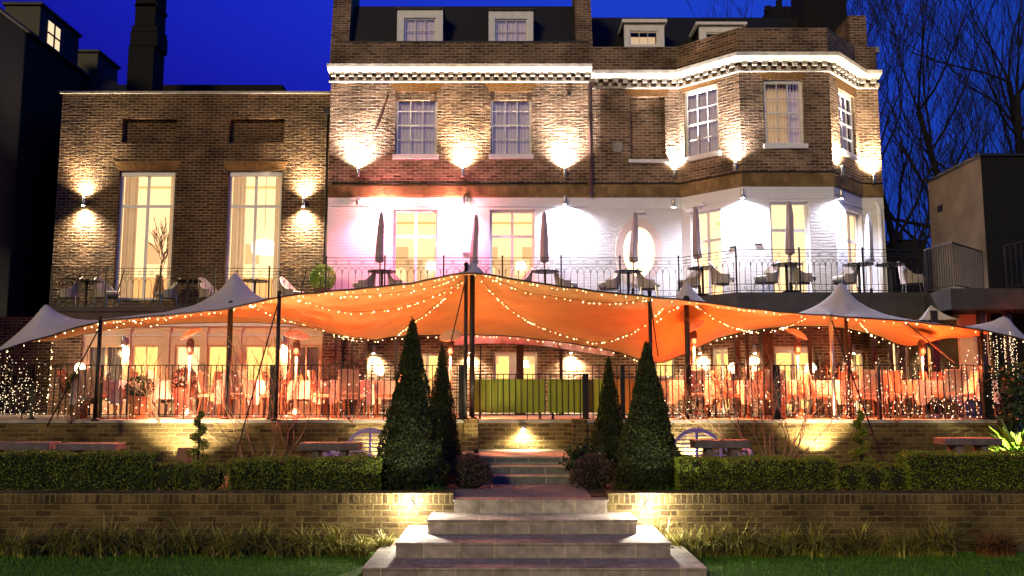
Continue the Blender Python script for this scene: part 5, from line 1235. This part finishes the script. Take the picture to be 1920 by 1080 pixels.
def strip(x0, x1, n, label, m='lily'):
    xs = RNG.uniform(x0,x1,n); cl = np.round(xs/.34)*.34+RNG.normal(0,.06,n); mix = RNG.uniform(size=n) < .75; xs = np.where(mix, cl, xs); ys = 12.2+.10*np.sin(cl*7)+RNG.normal(0,.06,n); ys = np.minimum(ys, 12.38)
    kp = (np.sin(xs*2.1+1)+np.sin(xs*4.7) > -1.25) | (RNG.uniform(size=n) < .35); xs, ys = xs[kp], ys[kp]; n = len(xs); hh = (.54+.13*np.sin(np.round(xs/.34)*2.3)+.05*np.sin(xs*1.1)); P = np.stack([xs,ys,np.zeros(n)],1); o = blades(P, hh, M[m], 'strap_leaved_plants'); return tag(o, label, 'border plants', kind='stuff')
strip(-7.4, -1.95, 4200, 'band of strap-leaved plants along the foot of the left low wall')
strip(2.1, 5.9, 3800, 'band of strap-leaved plants along the foot of the right low wall')
for x, lab in ((X(722,12.0,1010),'bright lit tussock beside the left end of the steps'),(X(1272,12.0,1010),'bright lit tussock beside the right end of the steps')):
    t = thing('grass_tussock', lab, 'tussock', (x,12.0,0), 'lit tussocks at the steps'); a = RNG.uniform(0,2*PI,420); r = RNG.uniform(0,.09,420); blades(np.stack([x+r*np.cos(a),12.0+r*np.sin(a),0*a],1), np.full(420,.42), M['lily'], 'leaves', t, .016, .95)
x = X(1865,12.15,1010); t = thing('brown_fern', 'brown drooping fern clump at the right end of the border', 'fern', (x,12.15,0)); a = RNG.uniform(0,2*PI,700); r = RNG.uniform(0,.25,700); blades(np.stack([x+r*np.cos(a),12.15+.5*r*np.sin(a),0*a],1), np.full(700,.42), M['fern'], 'fronds', t, .014, 1.0)
for x, lab in ((X(815,13.0,905),'small green tuft at the foot of the largest conifer'),(X(1240,13.0,900),'feathery green tuft at the foot of the right conifer')):
    t = thing('green_tuft', lab, 'tuft', (x,13.0,ZG)); a = RNG.uniform(0,2*PI,420); r = RNG.uniform(0,.26,420); blades(np.stack([x+r*np.cos(a),12.95+.3*r*np.sin(a),ZG+0*a],1), np.full(420,.15), M['grass'], 'leaves', t, .012, .9)
# bright big-leaved plant at far right, ivy above it
x = X(1903,15.6,830); t = thing('broad_leaf_plant', 'bright lime broad-leaved plant lit from below at the far right', 'plant', (x,15.6,ZG)); a = RNG.uniform(0,2*PI,150); r = RNG.uniform(0,.1,150)
blades(np.stack([x+r*np.cos(a),15.6+r*np.sin(a),ZG+.1+0*a],1), np.full(150,.95), M['lime'], 'leaves', t, .11, .95)
x = X(1905,16.3,720); t = thing('climbing_ivy', 'dark leafy climber round the post at the right tent corner', 'climber', (x,16.3,ZT)); n = 1600; P = np.stack([x+RNG.normal(0,.18,n), 16.3+RNG.normal(0,.12,n), RNG.uniform(ZG+.4,ZT+1.05,n)],1); foliage('leaves', P, .085, M['laurel'], t, None, .7)
b = MB(); b.tube([(x,16.3,ZG),(x+.05,16.3,ZT),(x,16.3,ZT+1)], [.03,.02,.01], 6); build('stem', b, M['bark'], t)
# lawn blades
n = 60000; xs = RNG.uniform(-7.2,7.2,n); ys = RNG.uniform(10.3,12.35,n); keep = ~((np.abs(xs) < 2.2) & (ys > 10.3) & (np.abs(xs) < 2.24-(ys-10.39)*.36)); xs, ys = xs[keep], ys[keep]; n = len(xs)
a = RNG.uniform(0,2*PI,n); h = RNG.uniform(.02,.045,n); w = .0035; dx, dy = np.cos(a), np.sin(a); l = RNG.normal(0,.012,(n,2))
V = np.stack([np.stack([xs+dx*w,ys+dy*w,0*xs],1), np.stack([xs-dx*w,ys-dy*w,0*xs],1), np.stack([xs+l[:,0],ys+l[:,1],h],1)],1).reshape(-1,3)
o = raw('lawn_grass', V, np.arange(n)[:,None]*3+np.arange(3), M['grass']); tag(o, 'short mown lawn grass either side of the steps', 'grass', kind='stuff')

# ------------------------------------------------------------------ benches
def make_lutyens():
    t = thing('garden_bench', '', 'bench', (0,0,0), 'curved-back garden benches against the terrace wall'); L = 1.75
    b = MB(); 
    for i in range(5): b.box(-L/2,L/2,-.25+i*.11,-.17+i*.11,.42,.445)
    build('seat', b, M['lilac'], t)
    def top(x):
        a = abs(x)
        if a < .42: return .66+.42*math.sqrt(max(0,1-(a/.44)**2))*.95
        if a < .62: return .72+.10*math.cos((a-.42)/.2*PI)-.0
        return .62+.06*max(0,(.8-a)/.2)
    b = MB(); n = 72; xs = [-L/2+L*i/n for i in range(n+1)]
    for i in range(n):
        a, c = xs[i], xs[i+1]; za, zc_ = top(a), top(c); b.hexa([(a,.22,za-.075),(c,.22,zc_-.075),(c,.27,zc_-.075),(a,.27,za-.075),(a,.22,za),(c,.22,zc_),(c,.27,zc_),(a,.27,za)])
    b.box(-L/2,L/2,.225,.265,.47,.52); 
    for x in (-L/2+.03,-.43,0,.43,L/2-.03): b.box(x-.022,x+.022,.222,.268,.44,top(x)-.05)
    build('backrest', b, M['lilac'], t)
    b = MB(); z = .56
    while z < 1.0:
        hw = L/2 if z < .62 else (.43*math.sqrt(max(0,1-((z-.62)/.42)**2)) if z > .66 else .43)
        if hw > .05: b.box(-hw,hw,.235,.255,z,z+.022)
        z += .068
    build('slats', b, M['lilac'], t)
    for s in (-1,1):
        b = MB(); x = s*(L/2-.04); b.tube([(x,.24,.66),(x,-.05,.70),(x,-.26,.66),(x,-.30,.60)], .032, 8); build('armrest', b, M['lilac'], t, True)
        for y in (-.22,.24): b = MB(); b.box(x-.03,x+.03,y-.03,y+.03,0,.42 if y > 0 else .64); build('leg', b, M['lilac'], t)
    return t
lb = make_lutyens(); dL = 15.9
lb.location = (X(690,dL,830),dL,Z(803,dL)-1.06); lb['label'] = 'lilac painted curved-back bench left of the steps, half hidden by the largest conifer'
b2 = copy_tree(lb, (X(1312,dL,830),dL,Z(803,dL)-1.06), 0, 'lilac painted curved-back bench right of the steps, behind the right stone bench')
def stone_bench(label, xa, xb, py0, py1, d, dep=.42, yaw=0):
    x0, x1 = X(xa,d,py0), X(xb,d,py0); z1, z0 = Z(py0,d), Z(py1,d); L = x1-x0
    t = thing('stone_bench', label, 'bench', ((x0+x1)/2, d, ZG), 'stone slab benches behind the hedges')
    b = MB(); b.box(x0,x1,d,d+dep,z0,z1); o = build('slab', b, M['benchstone'], t); m_ = o.modifiers.new('b','BEVEL'); m_.width = .012; m_.segments = 2
    for s in (x0+L*.2, x1-L*.2-.14): b = MB(); b.hexa([(s,d+.06,ZG),(s+.14,d+.06,ZG),(s+.14,d+dep-.06,ZG),(s,d+dep-.06,ZG),(s+.02,d+.06,z0),(s+.12,d+.06,z0),(s+.12,d+dep-.06,z0),(s+.02,d+dep-.06,z0)]); build('leg', b, M['benchstone'], t)
    t.rotation_euler.z = yaw
    return t
stone_bench('purple lit stone slab bench before the left curved-back bench', 560, 672, 831, 845, 14.3)
stone_bench('pale stone slab bench before the right curved-back bench', 1303, 1408, 826, 841, 14.3)
stone_bench('dark stone slab bench cut by the left picture edge', -60, 92, 830, 844, 14.6, yaw=.0)
stone_bench('dark stone slab bench with reddish lit end, second from the left', 104, 216, 832, 845, 14.6, yaw=.0)
stone_bench('dim stone slab bench above the tall hedge at far right', 1772, 1880, 822, 835, 14.6)

# ================================================================== TREES
def bare_tree(label, base, h, lean, r, seeds, depth=6, spread=.5, L0=None):
    random.seed(seeds); t = thing('bare_tree', label, 'tree', tuple(base), 'bare winter trees behind the right side'); b = MB(); n = 8; pts = []; rs = []
    for i in range(n+1):
        k = i/n; pts.append(Vector(base)+Vector((lean[0]*k+.25*math.sin(k*5+seeds), lean[1]*k, h*k))); rs.append(r*(1-.62*k))
    b.tube(pts, rs, 8); build('trunk', b, M['bark'], t, True); c = MB()
    for i in range(3, n+1):
        for _ in range(2 if i < n else 3):
            d = Vector((random.uniform(-1,1)+lean[0]*.08, random.uniform(-.6,.6), random.uniform(.5,1.2))); branch_tree(c, pts[i], d, (L0 or h*.30)*random.uniform(.7,1.1), rs[i]*.5, depth, spread, .16, 4, (2,3), .74, .16, 4, None, .007)
    build('crown', c, M['bark'], t); return t
bare_tree('bare tree with a sinuous trunk leaning left beside the rendered block', (14.6,29,0), 9.5, (-2.6,0), .23, 3, 5, .5, 3.3)
bare_tree('tall bare tree behind the rendered block, left of the picture edge', (17.6,33,0), 13, (-1.8,0), .26, 11, 5, .45, 3.8)
bare_tree('bare tree rising over the blank block at the right edge', (20.6,34,0), 14, (-.6,0), .28, 21, 5, .45, 3.8)
bare_tree('bare tree right behind the bay house roof', (13.4,38,0), 12.5, (-.4,0), .22, 31, 5, .5, 3.6)
bare_tree('farthest bare tree at the top right corner', (23.5,38,0), 16, (-1.5,0), .3, 41, 5, .5, 4.2)
random.seed(99)

# ================================================================== LAMPS
def nrm(pl): return pl.n
WARM = (1,.80,.54); NEUT = (1,.88,.78); COOL = (.86,.84,1)
def sconce(pl, px_, py_, label, up=0, down=0, col=WARM, angle=75, out=.14, throw=2.2, wide=134):
    a, z = pl.hit(px_, py_); c = pl.p(a, z, out)
    t = thing('wall_light', label, 'wall light', tuple(c), 'cylinder wall lights on the house fronts')
    b = MB(); b.lathe([(.045,-.11),(.05,-.10),(.05,.10),(.045,.11),(.035,.105)], 0, 0, 12); b.v = [tuple(Vector(p)+c) for p in b.v]; build('body', b, M['metal'], t, True)
    b = MB(); b.bar(c, pl.p(a,z,0), .04); build('bracket', b, M['metal'], t)
    for s, e in ((1,up),(-1,down)):
        if not e: continue
        b = MB(); b.lathe([(.036,0),(.030,.012*s)] if s > 0 else [(.036,0),(.03,.012*s)], 0, 0, 10); b.v = [tuple(Vector(p)+c+Vector((0,0,.106*s))) for p in b.v]; build('lens', b, M['lampwarm' if col != COOL else 'lampcool'], t)
        lamp('SPOT', 'beam', c+Vector((0,0,.14*s)), t, e, col, .025, Vector((0,0,s))-pl.n*.16, wide, .85)
        if throw: lamp('SPOT', 'beam', c+Vector((0,0,.145*s)), t, e*throw, col, .03, Vector((0,0,s))-pl.n*.02, 96, 1.0)
    return t
UP = 270
for px_, py_, col, e, lab in ((673,318,NEUT,1.0,'uplighter on the brick left of the two upper sash windows'),(868,318,WARM,.8,'warm uplighter between the two upper sash windows'),(1058,318,NEUT,1.0,'uplighter beside the dark drainpipe')):
    sconce(PM, px_, py_+8, lab, up=UP*e, col=col, angle=92)
sconce(BP[1], 1270, 327, 'uplighter at the left foot of the bay', up=UP*1.0, col=NEUT, angle=90)
sconce(BP[1], 1384, 314, 'uplighter at the left front corner of the bay', up=UP*.6, col=NEUT, angle=80, out=.15)
sconce(BP[3], 1568, 322, 'uplighter at the right front corner of the bay', up=UP*.7, col=WARM, angle=80)
sconce(BP[4], 1634, 338, 'warm uplighter at the right end of the bay house', up=UP*.45, col=WARM, angle=85)
sconce(PW, 161, 380, 'up and down wall light at the left of the brick wing', up=UP*.55, down=UP*.55, col=WARM, angle=95)
sconce(PW, 571, 382, 'up and down wall light between second tall window and downpipe', up=UP*.55, down=UP*.6, col=WARM, angle=95)
for px_, e, col, lab in ((673,0,COOL,'unlit cylinder light under the band, far left of the white storey'),(869,0,COOL,'unlit cylinder light under the band, between the round floodlights and first door'),(1058,190,COOL,'dazzling cool downlighter on the white storey right of the second french window')):
    sconce(PM, px_, 378, lab, down=e*1.5, col=col, throw=.5, wide=160)
sconce(BP[1], 1268, 382, 'cool downlighter between the oval window and the bay', down=300, col=COOL, throw=.5, wide=160)
sconce(BP[2], 1389, 366, 'cool downlighter at the left front corner of the bay', down=300, col=COOL, throw=.5, wide=160, out=.16)
sconce(BP[3], 1567, 366, 'cool downlighter at the right front corner of the bay', down=240, col=COOL, throw=.5, wide=160)
for px_, lab in ((720,'round pinkish floodlight above the leftmost parasol'),(851,'round pinkish floodlight left of the central parasol')):
    a, z = PM.hit(px_, 391); c = PM.p(a, z, .22); t = thing('flood_light', lab, 'floodlight', tuple(c), 'round floodlights on the white storey')
    b = MB(); b.sphere(tuple(c), .075, 12, 8, .75); build('globe', b, M['lampwarm'], t, True); b = MB(); b.bar(c+Vector((0,0,.03)), PM.p(a,z+.05,0), .03); build('bracket', b, M['wpaint'], t)
    lamp('POINT', 'glow', c+Vector((0,-.16,.05)), t, 48, (1,.26,.30), .07)
    lamp('SPOT', 'beam', c+Vector((0,-.12,-.06)), t, 270, (1,.20,.38), .06, (0,.30,-1), 150, .8)
# ground floor wall washers
for k, (pl, px_, e, lab) in enumerate(((PM,702,110,'downlighter washing the ground floor brick right of the slim piers'),(PM,882,110,'downlighter washing the ground floor brick behind the twin poles'),(PM,1070,120,'downlighter washing the ground floor brick right of the garden door'),(BP[1],1318,90,'downlighter on the ground floor brick at the left slant of the bay'),(BP[2],1412,100,'downlighter on the ground floor brick left of the white bay door'),(BP[3],1590,80,'downlighter on the ground floor brick at the right slant of the bay'))):
    sconce(pl, px_, 655, lab, down=e*.9, throw=.6, col=(1,.74,.46), angle=70, out=.14)
sconce(PO, 236, 640, 'small warm wall light on the orangery left pilaster', down=90, throw=0, wide=150, col=(1,.42,.18), angle=110)
sconce(PO, 533, 640, 'small warm wall light on the orangery right pilaster', down=100, throw=0, wide=150, col=(1,.42,.20), angle=120)
sconce(PA, 1742, 645, 'small warm wall light on the service wing', down=35, throw=0, col=(1,.6,.3), angle=110)
# lanterns at table level
for px_, py_, d, lab in ((712,694,20.5,'small square lantern glowing beside the brick pier'),(150,690,21.4,'white globe lantern at the far left of the terrace'),(1375,690,21,'white globe lantern on the right terrace behind the tables'),(1520,690,20.6,'bright globe lantern before the white bay door')):
    c = at(px_,py_,d); t = thing('lantern', lab, 'lantern', (c.x,c.y,ZT)); b = MB(); b.sphere(tuple(c), .13, 12, 8); build('globe', b, M['chand'], t, True); b = MB(); b.lathe([(.12,ZT),(.12,ZT+.02),(.015,ZT+.04),(.015,c.z-.1)], c.x, c.y, 8); build('stand', b, M['black'], t); lamp('POINT','glow',c+Vector((0,-.2,0)),t,5,(1,.60,.30),.12)
# garden lamps
def uplight(label, c, aim, e, col, angle=80, m='lampwarm', name='garden_uplight', r=.045):
    c = Vector(c); aim = Vector(aim).normalized(); t = thing(name, label, 'garden light', tuple(c), 'small garden spotlights')
    R = Vector((0,0,1)).rotation_difference(aim).to_matrix(); b = MB(); b.lathe([(r*.7,-.10),(r,-.09),(r,.0),(r*.9,.002),(r*.85,-.012)], 0, 0, 12); b.v = [tuple(R@Vector(p)+c) for p in b.v]; build('housing', b, M['black'], t, True)
    b = MB(); b.lathe([(r*.84,-.008),(r*.4,-.002)], 0, 0, 12); b.v = [tuple(R@Vector(p)+c) for p in b.v]; build('lens', b, M[m], t)
    lamp('SPOT', 'beam', c+aim*.03, t, e, col, r*.8, aim, angle, .6); return t
for px_, lab in ((767,'dazzling spotlight on the low wall left of the steps'),(1220,'dazzling spotlight on the low wall right of the steps')):
    c = at(px_, 948, 12.28); s = 1 if px_ < 960 else -1
    t = thing('wall_spotlight', lab, 'garden light', tuple(c), 'round wall spotlights beside the steps')
    b = MB(); b.lathe([(.05,0),(.055,.03),(.05,.045)], n=14); b.v = [(c.x+x, 12.44-z, c.z+y) for x,y,z in b.v]; build('housing', b, M['metal'], t, True)
    b = MB(); b.sphere((c.x,12.38,c.z), .045, 12, 8); build('lens', b, M['lampspot'], t, True)
    lamp('POINT', 'glow', (c.x, 12.19, c.z-.0), t, 21, (1,.90,.72), .03); lamp('SPOT', 'beam', (c.x, 12.21, c.z+.02), t, 75, (1,.90,.74), .03, (s*.75,-.45,-.62), 95, .8)
cw = at(981, 806, 16.88); t = thing('step_light', 'small bright bulkhead light on the centre brick wall above the slate steps', 'wall light', tuple(cw))
b = MB(); b.lathe([(.035,.02),(.05,.05),(.05,.09),(.02,.12)], cw.x, 16.84, 10); b.v = [(p[0],p[1],p[2]+cw.z-.02) for p in b.v]; build('hood', b, M['metal'], t, True); b = MB(); b.sphere((cw.x,16.82,cw.z), .04, 10, 6); build('lens', b, M['lampwarm'], t)
b = MB(); b.bar((cw.x,16.84,cw.z+.07),(cw.x,16.9,cw.z+.07),.03); build('bracket', b, M['metal'], t)
lamp('SPOT','beam',(cw.x,16.78,cw.z-.02),t,70,(1,.84,.52),.04,(0,.25,-1),150,.7)
uplight('uplight behind the right hedge making a bright fan on the terrace wall', (X(1540,16.2,862),16.1,ZG+.22), (0,.35,1), 120, (1,.80,.46), 110)
uplight('uplight in the gap beside the small box balls at left', (X(310,15.8,870),15.7,ZG+.10), (.12,.5,1), 210, (1,.80,.50), 110)
uplight('uplight behind the left curved-back bench', (X(712,16.25,850),16.28,ZG+.18), (0,.35,1), 60, (1,.84,.50), 120)
uplight('uplight behind the right curved-back bench', (X(1300,16.25,850),16.28,ZG+.18), (0,.35,1), 70, (1,.86,.58), 120)
uplight('uplight at the left edge of the slate steps', (X(893,15.9,850),15.9,ZG+.45), (-.1,.6,1), 16, (1,.80,.42), 90)
uplight('uplight under the broad-leaved plant at the far right', (X(1893,15.1,850),15.1,ZG+.25), (.15,.5,1), 70, (1,.95,.55), 110)
sg = at(336,848,13.9); b = MB(); b.hexa([(sg.x-.16,13.9,ZG),(sg.x+.14,13.9,ZG),(sg.x+.14,14.2,ZG),(sg.x-.16,14.2,ZG),(sg.x-.06,14.0,sg.z+.06),(sg.x+.10,14.0,sg.z+.06),(sg.x+.10,14.1,sg.z+.06),(sg.x-.06,14.1,sg.z+.06)]); o = build('stone_trough', b, M['terracotta']); tag(o, 'dark tapering box standing beside the left spiral topiary', 'box')
# lights beyond the stair and below it
c = at(1884,462,20.9); t = thing('wall_lantern', 'lamp glowing behind the outdoor stair railing', 'wall light', tuple(c)); b = MB(); b.sphere(tuple(c), .06, 10, 6); build('globe', b, M['lampwarm'], t); lamp('POINT','glow',c+Vector((0,-.1,-.1)),t,14,(1,.85,.45),.08)
b = MB(); x0, x1 = X(1868,21,470), X(1900,21,470); b.box(x0,x1,21.05,21.2,Z(510,21),Z(450,21)); o = build('cream_niche', b, M['pinkpaint']); tag(o, 'small cream wall panel behind the outdoor stair lamp', 'panel')
c = at(1817,578,19.9); t = thing('soffit_light', 'cool downlight shining on a cream wall patch below the outdoor stair', 'wall light', tuple(c)); b = MB(); b.sphere(tuple(c), .035, 10, 6); build('lens', b, M['lampcool'], t); lamp('SPOT','beam',c+Vector((0,-.06,-.05)),t,18,(1,.93,.72),.04,(0,.5,-1),110,.7)
b = MB(); b.box(X(1797,20.1,590),X(1850,20.1,590),20.1,20.2,ZT,ZF-.51); o = build('rendered_wall', b, M['pinkpaint']); tag(o, 'cream wall patch lit by the soffit light under the stair', 'wall')

# added warm fill from behind the camera, standing in for town glow
sl = bpy.data.lights.new('fill_sun','SUN'); sl.energy = .50; sl.angle = math.radians(12); sl.color = (1,.76,.32)
so = bpy.data.objects.new('fill_sun', sl); COL.objects.link(so); so.rotation_euler = Vector((.50,1,-.42)).to_track_quat('-Z','Y').to_euler()
# ================================================================== WORLD
w = bpy.data.worlds.new('World'); scene.world = w; w.use_nodes = True; nt = w.node_tree; L = nt.links
bg = nt.nodes['Background']; sky = N(nt, 'ShaderNodeTexSky'); sky.sky_type = 'NISHITA'; sky.sun_disc = False
sky.sun_elevation = math.radians(-4); sky.sun_rotation = math.radians(120); sky.ozone_density = 6; sky.air_density = 1.2
hs = nt.nodes.new('ShaderNodeMixRGB'); hs.blend_type = 'MULTIPLY'; hs.inputs[0].default_value = 1; hs.inputs[2].default_value = (.50,2.1,2.2,1)
L.new(sky.outputs[0], hs.inputs[1])
# the last afterglow stands behind the house; the rest of the dome is already dark
tc = N(nt, 'ShaderNodeTexCoord'); dt = N(nt, 'ShaderNodeVectorMath', operation='DOT_PRODUCT'); L.new(tc.outputs['Generated'], dt.inputs[0]); dt.inputs[1].default_value = Vector((-.08,.96,.22)).normalized()
mr = N(nt, 'ShaderNodeMapRange'); mr.interpolation_type = 'SMOOTHSTEP'; mr.inputs[1].default_value = .72; mr.inputs[2].default_value = 1.0; mr.inputs[3].default_value = .24; mr.inputs[4].default_value = 1.0
L.new(dt.outputs['Value'], mr.inputs[0]); sc_ = N(nt, 'ShaderNodeVectorMath', operation='SCALE'); L.new(hs.outputs[0], sc_.inputs[0]); L.new(mr.outputs[0], sc_.inputs['Scale']); L.new(sc_.outputs[0], bg.inputs[0]); bg.inputs[1].default_value = SKY = 7.5
scene.view_settings.view_transform = 'Standard'; scene.view_settings.look = 'None'; scene.view_settings.gamma = 1; scene.view_settings.exposure = 1.5
scene.cycles.use_denoising = True; scene.cycles.sample_clamp_indirect = 6; scene.cycles.max_bounces = 6; scene.cycles.diffuse_bounces = 3; scene.cycles.transparent_max_bounces = 12
scene.cycles.caustics_reflective = False; scene.cycles.caustics_refractive = False
